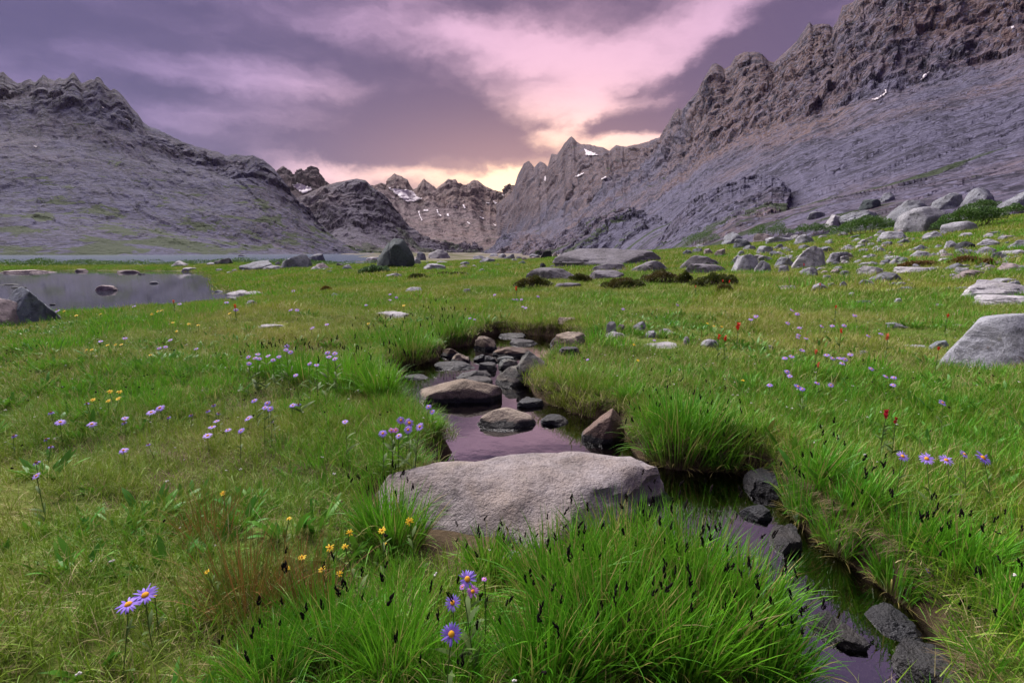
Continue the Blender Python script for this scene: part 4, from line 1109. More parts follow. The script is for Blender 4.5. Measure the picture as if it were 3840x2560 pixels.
# old blades hanging over the water along the brook
def fringe():
    P = BROOK; Q = np.roll(P, -1, 0)
    X, Y, A = [], [], []
    for a, b in zip(P, Q):
        l = np.linalg.norm(b - a); n = int(l * 60)
        t = U(0, 1, n)[:, None]; p = a + (b - a) * t
        nrm = np.array([(b - a)[1], -(b - a)[0]]) / (l + 1e-9)
        if poly_sd((a + b)[None] / 2 + nrm[None] * .02, BROOK)[0] < 0: nrm = -nrm
        o = U(.0, .07, n)
        o = o + .02; X.append(p[:, 0] + nrm[0] * o); Y.append(p[:, 1] + nrm[1] * o); A.append(np.full(n, math.atan2(-nrm[1], -nrm[0])))
    X, Y, A = map(np.concatenate, (X, Y, A))
    Z = ground_z(X, Y)
    ok = free(X, Y, .9) & (Y > .5)
    return X[ok], Y[ok], np.maximum(Z[ok], STREAM_Z + .03), A[ok] + U(-.5, .5, ok.sum())
X, Y, Z, A = fringe()
fr = [tuft(22, .04, (.05, .11), (.0014, .0028), (.9, 1.5), (.7, 1.5), 5, mat=G_peat, name='hanging', az=np.zeros(22)) for _ in range(4)]
scatter('hanging_old_grass', fr, X, Y, Z, U(.6, 1.2, len(X)), 'brown old grass hanging over the brook banks', 'grass', A)
k = U(0, 1, len(X)) < .6
fg = [tuft(16, .05, (.06, .13), (.002, .004), (.1, .8), (.3, 1.2), 5, mat=G_lush, name='bank grass', az=np.zeros(16)) for _ in range(4)]
scatter('bank_grass', fg, X[k], Y[k], Z[k] + .01, U(.5, 1.05, k.sum()), 'green grass leaning over the brook banks', 'grass', A[k])

# sedge clumps with black heads, each a plant of its own
M_seed, Ts = new_mat('black seed head')
finish(Ts, Ts.mix(Ts.noise(Ts.n('ShaderNodeNewGeometry').outputs['Position'], 260, 3, .6), (.006, .005, .006), (.022, .016, .016)), 1.0, spec=.05)
def seed_mesh(s):
    """a ragged spike of small dark spikelets"""
    r_ = np.random.default_rng(s); D, F = ICO[2]; Fm = F
    V, FF, o = [], [], 0
    for k in range(8):
        t = k / 7; a = r_.uniform(0, 6.28); sp = r_.uniform(.15, .6) * (1 - .5 * t)
        v = D * np.array([.0016, .0016, .0050]) * r_.uniform(.75, 1.3)
        v[:, :2] *= (1 - .75 * np.clip(v[:, 2:3] / .005, 0, 1))
        c, s_ = math.cos(sp), math.sin(sp)
        v = np.stack([v[:, 0] * c + v[:, 2] * s_, v[:, 1], -v[:, 0] * s_ + v[:, 2] * c], -1)
        v = np.stack([v[:, 0] * math.cos(a) - v[:, 1] * math.sin(a), v[:, 0] * math.sin(a) + v[:, 1] * math.cos(a), v[:, 2]], -1)
        v += np.array([math.cos(a) * .0024, math.sin(a) * .0024, t * .017])
        V.append(v); FF.append(F + o); o += len(v)
    return mesh_from('seed head', np.vstack(V), np.vstack(FF), True, M_seed)
SEED = [seed_mesh(s) for s in range(4)]
SEDGE_N = [0]
def sedge(u, v, wpx, hpx, n, label, heads=12, mat=None, width=(.0038, .0065), upright=.0, name='sedge_clump', cat='sedge', grp=None, outw=.75):
    g = hit(u * DS, v * DS)
    if g is None: return
    depth = g[1] * CPI + (CAM_H - g[2]) * SP
    w = wpx * DS / FPX * depth; h = hpx * DS / FPX * depth
    Rr = w * .36
    a = U(0, 6.283, n); rr = np.sqrt(U(0, 1, n))
    x = g[0] + rr * Rr * np.cos(a); y = g[1] + rr * Rr * .8 * np.sin(a)
    ok = (brook_sd(x, y) > -.04) & free(x, y, .75)
    x, y, a, rr = x[ok], y[ok], a[ok], rr[ok]; n = len(x)
    if n < 12: return
    z = np.maximum(ground_z(x, y), STREAM_Z + .02) - .01
    L = h * U(.55, 1.12, n) * (1 - .18 * rr)
    az = np.where(U(0, 1, n) < outw, a + U(-.5, .5, n), U(0, 6.283, n))
    lean = .03 + .30 * rr * (1 - upright) + U(-.08, .24, n); cv = np.where(U(0, 1, n) < .15, U(.9, 2.0, n), U(-.1, .65, n)) * (1 - .6 * upright)
    root = bpy.data.objects.new(name, None); COL.objects.link(root)
    bz = float(np.mean(z)); root.location = (g[0], g[1], bz)
    root['label'] = label; root['category'] = cat
    if grp: root['group'] = grp
    parts = [blades(x - g[0], y - g[1], z - bz, L, U(*width, n), az, lean, cv, 6)]
    m = n // 3                                                     # old curled blades at the foot
    parts.append(blades(x[:m] - g[0], y[:m] - g[1], z[:m] - bz, L[:m] * .45, U(.0015, .003, m), az[:m], U(.5, 1.3, m), U(.2, 1.6, m), 5, U(.97, 1, m)))
    bo = obj('blades', blade_mesh('sedge blades', mat or G_lush, parts), root); bo['kind'] = 'stuff'
    if heads:
        k = rng.choice(n, min(heads, n), False)
        hx, hy, hz = x[k] - g[0], y[k] - g[1], z[k] - bz
        hL = h * U(.75, 1.1, len(k)); th = lean[k] * .8
        tx, ty, tz = hx + hL * np.sin(th) * np.cos(az[k]), hy + hL * np.sin(th) * np.sin(az[k]), hz + hL * np.cos(th)
        sp = blades(hx, hy, hz, hL, np.full(len(k), .0022), az[k], th, 0 * th, 3, U(0, .5, len(k)))
        obj('stalks', blade_mesh('sedge stalks', mat or G_lush, [sp]), root)
        for i in range(len(k)):
            s = obj('seed_head', SEED[i % 4], root, (tx[i], ty[i], tz[i] - .012))
            s.rotation_euler = (random.uniform(-.4, .4), random.uniform(-.4, .4), random.uniform(0, 6))
            q = random.uniform(.85, 1.35) * max(1, depth / 2.6) ** .5; s.scale = (q, q, q)
for (u, v, w, h, n, lab) in [(1300, 1395, 250, 250, 620, 'tall bright sedge clump left in the big stand before the great slab'), (1440, 1340, 260, 230, 680, 'tall sedge clump rising in front of the right half of the great slab'), (1570, 1380, 270, 250, 700, 'tall sedge clump at the right end of the great slab'), (1690, 1450, 240, 230, 620, 'sedge clump leaning over the channel, upper of the two'),
    (1400, 1500, 300, 270, 760, 'sedge clump at the bottom middle of the big foreground stand'), (1560, 1530, 300, 270, 760, 'sedge clump at the bottom right of the big foreground stand'), (1760, 1540, 220, 210, 560, 'lowest sedge clump leaning over the channel'), (1260, 1550, 240, 230, 560, 'sedge clump next to the lowest large violet aster')]:
    sedge(u, v, w, h, n, lab, 15)
for (u, v, w, h, n, lab) in [(985, 1190, 190, 130, 420, 'green sedge clump at the left end of the great granite slab'), (1085, 1225, 150, 130, 380, 'sedge clump in front of the left half of the great slab'), (900, 1235, 190, 160, 420, 'sedge clump left of the great slab behind the yellow flowers'), (1130, 1320, 150, 130, 320, 'sedge clump below the notch in front of the great slab'),
    (1565, 1035, 230, 150, 700, 'dense bright sedge clump on the right bank beside the reddish boulder'), (1490, 965, 120, 70, 300, 'small sedge clump behind the reddish boulder'), (1665, 1030, 120, 90, 300, 'sedge clump right of the dense bright one on the bank'),
    (1850, 1135, 150, 130, 380, 'sedge clump on the point where the channel bends right'), (1930, 1240, 180, 130, 420, 'sedge clump on the right bank below the bend'), (2060, 1335, 200, 130, 460, 'sedge clump on the lower right bank'), (2210, 1290, 200, 120, 420, 'sedge clump in lower right grass under the lilac asters'), (2290, 1430, 190, 140, 420, 'sedge clump in the lower right corner grass'),
    (875, 905, 120, 115, 420, 'dark sedge clump overhanging the left pool'), (800, 880, 140, 105, 420, 'sedge clump left of the one overhanging the left pool'), (700, 872, 160, 95, 420, 'sedge clump with asters in the middle of the left bank'), (620, 855, 120, 75, 320, 'sedge clump at the left end of the aster bank'),
    (945, 825, 160, 85, 480, 'sedge clump with straw foot left of the upper pool'), (1050, 800, 140, 75, 460, 'sedge clump above the tan stone at the upper pool'), (860, 790, 130, 55, 340, 'low sedge clump behind the left bank'), (1010, 770, 150, 45, 340, 'low sedge clump left of the far bank')]:
    sedge(u, v, w, h, n, lab, 14)
for (u, v, w, h, n, lab) in [(1225, 762, 150, 30, 380, 'olive grass cushion on the far bank of the upper pool'), (1340, 905, 170, 55, 480, 'yellow-green grass tussock on the right bank of the pool'), (1285, 905, 90, 40, 260, 'short yellow-green tussock at the tip of the right bank'), (1300, 745, 90, 40, 240, 'olive tussock beside the tan boulder behind upper pool'), (650, 702, 90, 22, 240, 'green tussock at the pond inlet'), (740, 708, 110, 24, 240, 'yellow tussock right of the pond inlet')]:
    sedge(u, v, w, h, n, lab, 0, mat=leaf_mat('tussock', (.085, .125, .020), (.135, .160, .028), STRAW, .2, (.14, .14, .035), .5) if u > 1220 and u < 1222 else G_turf, name='grass_tussock', cat='tussock', width=(.0025, .004))
for (u, v, w, h, n, lab) in [(760, 1490, 210, 220, 460, 'green grass clump below the yellow flowers'), (900, 1530, 210, 240, 460, 'green grass clump left of the lowest big aster'), (1040, 1570, 170, 190, 380, 'green grass clump at the foot of the big asters'), (620, 1560, 190, 190, 380, 'green grass clump at the bottom under the red rushes')]:
    sedge(u, v, w, h, n, lab, 10, width=(.0022, .004))
for (u, v, w, h, n, lab) in [(480, 1230, 170, 160, 220, 'reddish brown rush clump left of the yellow flowers, upper'), (570, 1400, 240, 250, 340, 'big reddish brown rush clump in the lower left'), (690, 1390, 190, 220, 240, 'reddish rush clump right of the biggest one')]:
    sedge(u, v, w, h, n, lab, 0, mat=G_rush, width=(.0012, .0022), upright=.4, name='rush_clump', cat='rush')
# ------------------------------------------------------------------ snow left on the mountains
M_snow, Tn = new_mat('old snow')
_sp = Tn.n('ShaderNodeNewGeometry').outputs['Position']
finish(Tn, Tn.mix(Tn.ramp(Tn.noise(_sp, .05, 5, .65), .45, .65), (.62, .57, .60), (.46, .41, .43)), .8, Tn.noise(_sp, .2, 4, .6), .3, 1.0)
def snow(mt, reg, poly, lift=1.5, n=26):
    """a drift lying on the slope it is seen on"""
    ox, oy = ZO[reg]; P = np.array(poly, float)
    lo, hi = P.min(0), P.max(0)
    gx, gy = np.meshgrid(np.linspace(lo[0], hi[0], n), np.linspace(lo[1], hi[1], n))
    Q = np.stack([gx.ravel(), gy.ravel()], -1)
    sz = max(hi - lo)
    ins = poly_sd(Q, P) < sz * .03 * perlin(np.stack([Q[:, 0], Q[:, 1], 0 * Q[:, 0]], -1) / (sz * .12)) + .5
    idx = -np.ones(n * n, int); V = []
    Yr = []
    for i in np.nonzero(ins)[0]:
        d = ray(ox + Q[i, 0] / ZS, oy + Q[i, 1] / ZS); d = d / np.linalg.norm(d)
        p, nr, f, ds = TREE[mt.name].ray_cast(Vector(CP), Vector(d))
        if p is None: continue
        if nr.dot(Vector(d)) > 0: nr = -nr
        idx[i] = len(V); V.append(np.array(p) + np.array(nr) * lift * .25 - d * lift * .3)
    if len(V) < 4: return
    V = np.array(V); Ym = np.median(V[:, 1])
    F = grid_faces(n, n); F = idx[F]; F = F[(F >= 0).all(1)]
    if len(F) == 0: return
    F = F[(np.ptp(V[F][:, :, 1], axis=1) < .15 * Ym)]
    if len(F) == 0: return
    o = obj('snow_patch', mesh_from('snow patch', V, F, True, M_snow), mt)
    md = o.modifiers.new('thickness', 'SOLIDIFY'); md.thickness = lift * .3
snow(peak_left, 'B', [(172, 448), (225, 433), (260, 448), (300, 463), (320, 483), (250, 512), (212, 485)], 6)
snow(mountain_far, 'B', [(818, 456), (850, 470), (920, 478), (1000, 488), (1040, 525), (1078, 545), (1020, 566), (965, 572), (925, 545), (880, 510)], 8, 34)
for p in [[(1040, 628), (1052, 625), (1062, 670), (1085, 705), (1070, 705), (1050, 670)], [(1080, 620), (1115, 618), (1118, 630), (1085, 632)], [(1163, 617), (1178, 622), (1190, 655), (1218, 668), (1190, 672), (1175, 645)], [(1238, 650), (1252, 648), (1256, 668), (1243, 665)],
          [(1285, 590), (1318, 605), (1312, 612), (1288, 600)], [(1350, 585), (1362, 588), (1370, 615), (1358, 612)], [(1512, 572), (1536, 574), (1530, 582)], [(1558, 555), (1590, 575), (1575, 585), (1565, 570)], [(1608, 595), (1648, 606), (1642, 615), (1615, 608)], [(1662, 578), (1680, 580), (1675, 592)], [(1378, 700), (1405, 718), (1400, 724), (1382, 710)], [(1462, 665), (1500, 682), (1490, 690), (1468, 676)], [(1555, 715), (1585, 730), (1575, 736)], [(1600, 510), (1638, 518), (1630, 523)], [(1465, 622), (1490, 632), (1480, 636)], [(860, 535), (882, 540), (874, 548)]]:
    snow(mountain_far, 'B', p, 5, 12)
for p in [[(2188, 203), (2240, 223), (2288, 248), (2200, 250)], [(2105, 402), (2150, 380), (2197, 366), (2180, 380), (2150, 393)], [(2305, 410), (2342, 395), (2338, 404), (2312, 414)], [(1914, 390), (1924, 388), (1920, 425), (1914, 424)]]:
    snow(mountain_right, 'B', p, 3, 18)
for p in [[(1268, 699), (1340, 680), (1382, 652), (1393, 620), (1410, 622), (1402, 656), (1345, 692)], [(1640, 555), (1660, 520), (1700, 494), (1690, 510), (1660, 547)], [(2262, 190), (2282, 184), (2284, 198), (2268, 202)]]:
    snow(mountain_right, 'E', p, .8, 18)
for p in [[(228, 643), (258, 646), (250, 654)], [(690, 362), (718, 380), (706, 380)], [(850, 446), (884, 462), (868, 460)], [(1638, 745), (1662, 750), (1650, 760)]]:
    snow(mountain_left, 'A', p, 2, 10)

# ------------------------------------------------------------------ shrubs
M_bark, Tb = new_mat('willow stems')
finish(Tb, Tb.mix(Tb.noise(Tb.n('ShaderNodeNewGeometry').outputs['Position'], 9, 4, .6), (.085, .060, .040), (.15, .12, .09)), .9)
def shrub_leaf(name, a, b, c):
    m, T = new_mat(name)
    ti = T.n('ShaderNodeAttribute', attribute_name='tint').outputs['Fac']
    pos = T.n('ShaderNodeNewGeometry').outputs['Position']
    col = T.mix(T.ramp(ti, .1, .9), a, b)
    col = T.mix(T.ramp(T.noise(pos, .9, 3, .6), .48, .62, 0, .7), col, c)
    d = T.n('ShaderNodeBsdfPrincipled', {'Base Color': col, 'Roughness': .5, 'Specular IOR Level': .3})
    t = T.n('ShaderNodeBsdfTranslucent', {'Color': col})
    T.n('ShaderNodeOutputMaterial', {0: T.n('ShaderNodeMixShader', {0: .25, 1: d.outputs[0], 2: t.outputs[0]}).outputs[0]})
    return m
SL = {'willow': shrub_leaf('willow leaf', (0.052, 0.119, 0.022), (0.098, 0.188, 0.035), (0.069, 0.138, 0.045)),
      'heath': shrub_leaf('heath leaf', (0.046, 0.073, 0.014), (0.098, 0.106, 0.022), (0.109, 0.077, 0.026)),
      'red': shrub_leaf('autumn heath leaf', (0.121, 0.077, 0.022), (0.184, 0.106, 0.028), (0.103, 0.094, 0.020)),
      'grey': shrub_leaf('grey willow leaf', (0.069, 0.131, 0.055), (0.121, 0.200, 0.085), (0.098, 0.169, 0.050))}
def leaf_cloud(centres, radii, n, size, seed):
    r_ = np.random.default_rng(seed)
    vol = np.prod(radii, 1) ** .66; k = r_.choice(len(centres), n, p=vol / vol.sum())
    d = r_.normal(size=(n, 3)); d /= np.linalg.norm(d, axis=1)[:, None]; d[:, 2] = np.where(d[:, 2] < -.2, -d[:, 2], d[:, 2])
    rad = r_.uniform(.55, 1.06, n) ** .6
    C = centres[k] + d * radii[k] * rad[:, None]
    ax = d + r_.normal(size=(n, 3)) * .8; ax[:, 2] += .5; ax /= np.linalg.norm(ax, axis=1)[:, None]
    sd_ = np.cross(ax, r_.normal(size=(n, 3))); sd_ /= np.linalg.norm(sd_, axis=1)[:, None] + 1e-9
    s = size * r_.uniform(.6, 1.3, n)[:, None]
    V = np.stack([C, C + ax * s * .5 + sd_ * s * .26, C + ax * s, C + ax * s * .5 - sd_ * s * .26], 1).reshape(-1, 3)
    F = np.arange(n * 4).reshape(n, 4)
    return V, F, np.repeat(r_.uniform(0, 1, n), 4)
def shrub(reg, x0, y0, x1, y1, kind, label, leaves=3200, size=.11, name='willow_shrub', cat='shrub', lumps=9, Y=None, group=None):
    ox, oy = ZO[reg]
    cx, base = ox + (x0 + x1) / 2 / ZS, oy + y1 / ZS
    g = hit(cx, base) if Y is None else at(cx, base, Y)
    if g is None: return
    depth = g[1] * CPI + (CAM_H - g[2]) * SP
    w = (x1 - x0) / ZS / FPX * depth; h = (y1 - y0) / ZS / FPX * depth * (1.2 if kind == 'willow' else 1)
    _seed[0] += 1
    r_ = np.random.default_rng(_seed[0])
    dp = min(w * .5, h * 1.6)
    t = np.linspace(-.5, .5, lumps)
    cxs = t * w * .8 + r_.uniform(-.04, .04, lumps) * w
    hh = h * (1 - .45 * (2 * np.abs(t)) ** 2.2) * r_.uniform(.75, 1.05, lumps)
    C = np.stack([cxs, dp * .35 + r_.uniform(-.25, .25, lumps) * dp, hh * .48], -1)
    Rd = np.stack([np.full(lumps, w / lumps * 1.05) * r_.uniform(.8, 1.2, lumps), np.full(lumps, dp * .38), hh * .52], -1)
    root = bpy.data.objects.new(name, None); COL.objects.link(root); root.location = g
    root['label'] = label; root['category'] = cat
    if group: root['group'] = group
    V, F, T_ = leaf_cloud(C, Rd, leaves, size, _seed[0])
    V[:, 2] += ground_z(g[0] + V[:, 0], g[1] + V[:, 1]) - float(ground_z(g[0], g[1])[0]) if g[1] < 45 else 0
    fo = obj('foliage', mesh_from('foliage', V, F, False, SL[kind], {'tint': ('FLOAT', T_)}), root); fo['kind'] = 'stuff'
    sv, sf, so = [], [], 0                                          # a few crooked stems up into the leaves
    for k in range(lumps):
        for j in range(3):
            a = np.array([cxs[k] * .9 + r_.uniform(-.1, .1), dp * .3 + r_.uniform(-.1, .1), -.1]); b = C[k] + Rd[k] * r_.uniform(-.5, .6, 3)
            for q in (a, (a + b) / 2 + r_.uniform(-.08, .08, 3), b):
                for i in range(4):
                    sv.append(q + np.array([math.cos(i * 1.57), math.sin(i * 1.57), 0]) * .022 * (1.2 - .4 * (q is b)))
            for s_ in (0, 4):
                for i in range(4):
                    sf.append([so + s_ + i, so + s_ + (i + 1) % 4, so + s_ + 4 + (i + 1) % 4, so + s_ + 4 + i])
            so += 12
    obj('stems', mesh_from('stems', np.array(sv), sf, True, M_bark), root)
shrub('H', 18, 308, 285, 400, 'willow', 'dark green willow bush at the left foot of the slope', 3600)
shrub('H', 470, 264, 800, 360, 'willow', 'left half of the long green willow hedge below the slope', 4600)
shrub('H', 780, 262, 1100, 330, 'willow', 'middle of the long green willow hedge below the slope', 4200)
shrub('H', 1085, 214, 1500, 332, 'willow', 'right end of the long willow hedge beside the huge spotted boulder', 5600)
shrub('H', 1815, 130, 2245, 285, 'willow', 'tallest willow bush right of the huge spotted boulder', 6400)
shrub('H', 1990, 95, 2230, 160, 'willow', 'willow bush higher up behind the tallest one', 3000)
shrub('H', 2200, 130, 2430, 190, 'willow', 'willow bush at the right edge of the slope', 2600)
shrub('B', 620, 1002, 840, 1062, 'grey', 'grey-green willow bush at the left foot of the great block', 2600)
shrub('G', 1198, 244, 1442, 334, 'heath', 'rounded dark heath bush below the front ledge', 3600, .045, 'heath_bush')
shrub('G', 1570, 234, 1722, 292, 'heath', 'dark heath bush between the two front ledges', 2400, .045, 'heath_bush')
shrub('G', 1808, 262, 2120, 350, 'heath', 'wide dark heath bush right of the small flat ledge', 4200, .045, 'heath_bush')
shrub('G', 2078, 206, 2330, 300, 'heath', 'dark heath bush in front of the humped ledge', 3600, .045, 'heath_bush')
shrub('H', 80, 588, 405, 692, 'heath', 'big brownish heath bush below the egg-shaped boulder', 4600, .045, 'heath_bush')
shrub('H', -40, 580, 65, 664, 'heath', 'dark heath bush left of the big brownish one', 1800, .045, 'heath_bush')
shrub('H', 228, 676, 345, 728, 'heath', 'small heath bush in the grass below the big brownish one', 1500, .04, 'heath_bush')
shrub('H', 2058, 498, 2150, 552, 'red', 'small rust-red heath bush among the right stones', 1400, .05, 'heath_bush')
shrub('H', 1858, 486, 2056, 534, 'red', 'low rust-brown heath mat among the right stones', 2000, .05, 'heath_bush')
shrub('H', 1500, 520, 1760, 560, 'red', 'brownish heath mat behind the long low pale rock', 1800, .05, 'heath_bush')
shrub('B', 370, 1150, 440, 1185, 'red', 'brown heath mat in the left meadow', 900, .05, 'heath_bush', lumps=5)
shrub('B', 1120, 1045, 1420, 1075, 'heath', 'low heath mat in front of the pale stones', 1800, .05, 'heath_bush')
shrub('B', 950, 1060, 1120, 1100, 'heath', 'low dark heath mat right of the white lone stone', 1500, .05, 'heath_bush')
# the willows on the strip of land between pond and lake, one thicket
def thicket():
    r_ = np.random.default_rng(5)
    X = r_.uniform(-75, -17, 150); Y = r_.uniform(53, 68, 150) + np.clip((X + 26) * -.1, -2, 2)
    Z = ground_z(X, Y)
    k = Z > POND_Z + .04
    X, Y, Z = X[k], Y[k], Z[k]
    hgt = r_.uniform(.25, .75, len(X)) * np.where(X > -24, .7, 1)
    C = np.stack([X, Y, Z + hgt * .45], -1); Rd = np.stack([r_.uniform(.8, 1.9, len(X)), r_.uniform(.6, 1.2, len(X)), hgt * .6], -1)
    V, F, T_ = leaf_cloud(C, Rd, 26000, .12, 9)
    obj('willow_thicket', mesh_from('willow thicket', V, F, False, SL['willow'], {'tint': ('FLOAT', T_)}), label='low green willow thicket on the strip between pond and lake', cat='thicket', kind='stuff')
thicket()

# ------------------------------------------------------------------ flowers
def flat_mat(name, a, b, rough=.6, trans=.2):
    m, T = new_mat(name)
    ti = T.n('ShaderNodeAttribute', attribute_name='tint').outputs['Fac']
    oi = T.n('ShaderNodeObjectInfo').outputs['Random']
    c = T.mix(T.m('MULTIPLY_ADD', oi, .5, T.m('MULTIPLY', ti, .5)), a, b)
    d = T.n('ShaderNodeBsdfPrincipled', {'Base Color': c, 'Roughness': rough, 'Specular IOR Level': .2})
    t = T.n('ShaderNodeBsdfTranslucent', {'Color': c})
    T.n('ShaderNodeOutputMaterial', {0: T.n('ShaderNodeMixShader', {0: trans, 1: d.outputs[0], 2: t.outputs[0]}).outputs[0]})
    return m
FM = {'lilac': flat_mat('lilac petals', (.33, .20, .72), (.46, .32, .80)), 'violet': flat_mat('violet petals', (.24, .15, .66), (.34, .22, .74)), 'pink': flat_mat('pink violet petals', (.55, .16, .52), (.48, .22, .66)),
      'yellow': flat_mat('yellow petals', (.80, .52, .02), (.86, .62, .04)), 'disc': flat_mat('orange disc', (.72, .30, .015), (.80, .42, .03), .8), 'brown': flat_mat('faded disc', (.26, .13, .05), (.34, .19, .08), .9),
      'red': flat_mat('red bracts', (.72, .035, .025), (.80, .07, .05)), 'crimson': flat_mat('crimson bracts', (.42, .012, .035), (.55, .03, .06)), 'orange': flat_mat('orange bracts', (.82, .17, .08), (.80, .25, .14)),
      'stem': flat_mat('green stems', (.075, .13, .03), (.10, .16, .04)), 'white': flat_mat('white heads', (.62, .60, .55), (.72, .70, .66))}
def petal(L, W, droop=.2, n=4):
    V, F = [], []
    for i in range(n + 1):
        t = i / n; w = W * (.35 + 1.15 * math.sin(math.pi * min(.95, .12 + .8 * t)) * .6) * (1 if i < n else .35)
        z = .10 * L * math.sin(t * 2.2) - droop * L * t * t
        V += [(L * t, -w / 2, z), (L * t, w / 2, z)]
        if i: F.append([2 * i - 2, 2 * i - 1, 2 * i + 1, 2 * i])
    return np.array(V), F
def ring(n, r0, L, W, seed, droop=.2, miss=0.0):
    """rays of a daisy head as separate strips of one mesh"""
    r_ = np.random.default_rng(seed); V, F, T_ = [], [], []
    for i in range(n):
        if r_.random() < miss: continue
        a = i / n * 6.283 + r_.uniform(-.1, .1)
        v, f = petal(L * r_.uniform(.85, 1.1), W * r_.uniform(.85, 1.15), droop + r_.uniform(-.15, .2))
        v = v + np.array([r0, 0, r_.uniform(-.03, .03) * L]); c, s = math.cos(a), math.sin(a)
        v = v @ np.array([[c, s, 0], [-s, c, 0], [0, 0, 1]])
        F += [[q + len(V) for q in ff] for ff in f]; V += v.tolist(); T_ += [r_.random()] * len(v)
    return np.array(V), F, np.array(T_)
def ring_mesh(name, mat, *a, **k):
    V, F, T_ = ring(*a, **k)
    return mesh_from(name, V, F, True, mat, {'tint': ('FLOAT', T_)})
def disc_mesh(mat, seed, h=.5):
    D, F = ICO[3]; V = D * (1 + .10 * perlin(D * 9 + seed)[:, None]) * np.array([.30, .30, .30 * h])
    return mesh_from('disc', V, F, True, mat, {'tint': ('FLOAT', np.clip(.5 + perlin(D * 11), 0, 1))})
RAYS = {c: [ring_mesh('rays', FM[c], 22, .22, .78, .17, 40 + i, .12 + .1 * i, .06) for i in range(3)] for c in ('lilac', 'violet', 'pink')}
RAYS['yellow'] = [ring_mesh('rays', FM['yellow'], 9, .25, .75, .30, 50 + i, .15, .08) for i in range(2)]
RAYS['faded'] = [ring_mesh('rays', FM['violet'], 20, .24, .60, .13, 60 + i, .75, .25) for i in range(2)]
DISC = {'disc': [disc_mesh(FM['disc'], i, .7) for i in range(2)], 'brown': [disc_mesh(FM['brown'], 5 + i, 1.2) for i in range(2)]}
def tube(pts, r):
    V, F = [], []
    for i, p in enumerate(pts):
        for k in range(5):
            V.append((p[0] + r * math.cos(k * 1.2566), p[1] + r * math.sin(k * 1.2566), p[2]))
            if i: F.append([5 * (i - 1) + k, 5 * (i - 1) + (k + 1) % 5, 5 * i + (k + 1) % 5, 5 * i + k])
    return V, F
def stem_mesh(h, dx, dy, r, leaves, seed):
    r_ = np.random.default_rng(seed)
    bow = r_.uniform(-.12, .12, 2) * h
    f = lambda t: (-dx * (1 - t) + bow[0] * t * (1 - t), -dy * (1 - t) + bow[1] * t * (1 - t), -h * (1 - t))
    V, F = tube([f(t) for t in np.linspace(-.05, 1, 6)], r)
    T_ = [.5] * len(V)
    for k in range(leaves):
        t = r_.uniform(.02, .75); p = np.array(f(t)); a = r_.uniform(0, 6.28)
        L = h * r_.uniform(.22, .38) * (1.15 - .6 * t)
        v, ff, t2, al = blades(np.array([p[0]]), np.array([p[1]]), np.array([p[2]]), np.array([L]), np.array([L * .24]), np.array([a]), np.array([.7]), np.array([.7]), 4, None, True)
        F += [[int(q) + len(V) for q in x] for x in ff]; V += v.tolist(); T_ += [r_.random()] * len(v)
    return mesh_from('stem', np.array(V), F, True, FM['stem'], {'tint': ('FLOAT', np.array(T_))})
def place_head(reg, x, y, hh):
    ox, oy = ZO[reg]; u, v = ox + x / ZS, oy + y / ZS
    p = hit(u, v, hh)
    if p is None: return None
    depth = p[1] * CPI + (CAM_H - p[2]) * SP
    return p, depth
FSEED = [900]
def daisy(reg, x, y, rp, col, label, group=None, cat='aster', name='aster', hh=.2, face=.5, disc='disc', close=False, yaw=None):
    """a daisy: stem with leaves from the ground, rays and disc on top; (x, y) is the middle of the head, rp its radius"""
    q = place_head(reg, x, y, hh)
    if q is None: return
    p, depth = q
    FSEED[0] += 1; sd = FSEED[0]; r_ = random.Random(sd)
    rad = rp / ZS / FPX * depth * (1 if close or name != 'aster' else .86)
    root = bpy.data.objects.new(name, None); COL.objects.link(root)
    dx, dy = r_.uniform(-.03, .03), r_.uniform(-.02, .05)
    gz = float(ground_z(p[0] - dx, p[1] - dy)[0]) if p[1] < 60 else p[2] - hh
    h = max(.05, p[2] - gz)
    root.location = (p[0] - dx, p[1] - dy, p[2] - h)
    root['label'] = label; root['category'] = cat
    if group: root['group'] = group
    off = Vector((dx, dy, h))
    st = obj('stem', stem_mesh(h, dx, dy, .0013 * max(1, depth / 4), 5 if depth < 4 else 2, sd), root); st.location = off
    tilt = face + r_.uniform(-.2, .2); yw = (yaw if yaw is not None else r_.uniform(-.7, .7))
    rot = (Matrix.Rotation(yw, 3, 'Z') @ Matrix.Rotation(tilt, 3, 'X') @ Matrix.Rotation(r_.uniform(0, 6), 3, 'Z')).to_euler()
    if close:                                                       # near enough to tell every ray floret
        hd = bpy.data.objects.new('flower_head', None); COL.objects.link(hd); hd.parent = root; hd.location = off; hd.rotation_euler = rot; hd.scale = (rad,) * 3
        pm = [mesh_from('ray floret', *(lambda v, f: (v, f))(*petal(.80 * k, .17 * k2, dr)), True, FM[col], {'tint': ('FLOAT', np.full(10, t))}) for k, k2, dr, t in ((1, 1, .1, .1), (.92, 1.1, .25, .4), (1.06, .9, .0, .7), (.85, 1, .35, .95))]
        n = 21
        for i in range(n):
            if r_.random() < .06: continue
            o = obj('petal', pm[r_.randrange(4)], hd)
            a = i / n * 6.283 + r_.uniform(-.08, .08)
            o.location = (.20 * math.cos(a), .20 * math.sin(a), r_.uniform(-.02, .02)); o.rotation_euler = (r_.uniform(-.3, .3), r_.uniform(-.15, .15), a)
        o = obj('disc', DISC[disc][sd % 2], hd)
    else:
        key = 'faded' if disc == 'brown' and col == 'violet' else col
        o = obj('petals', RAYS[key][sd % len(RAYS[key])], root, off); o.rotation_euler = rot; o.scale = (rad,) * 3
        o = obj('disc', DISC[disc][sd % 2], root, off); o.rotation_euler = rot; o.scale = (rad * (1.15 if disc == 'brown' else 1),) * 3
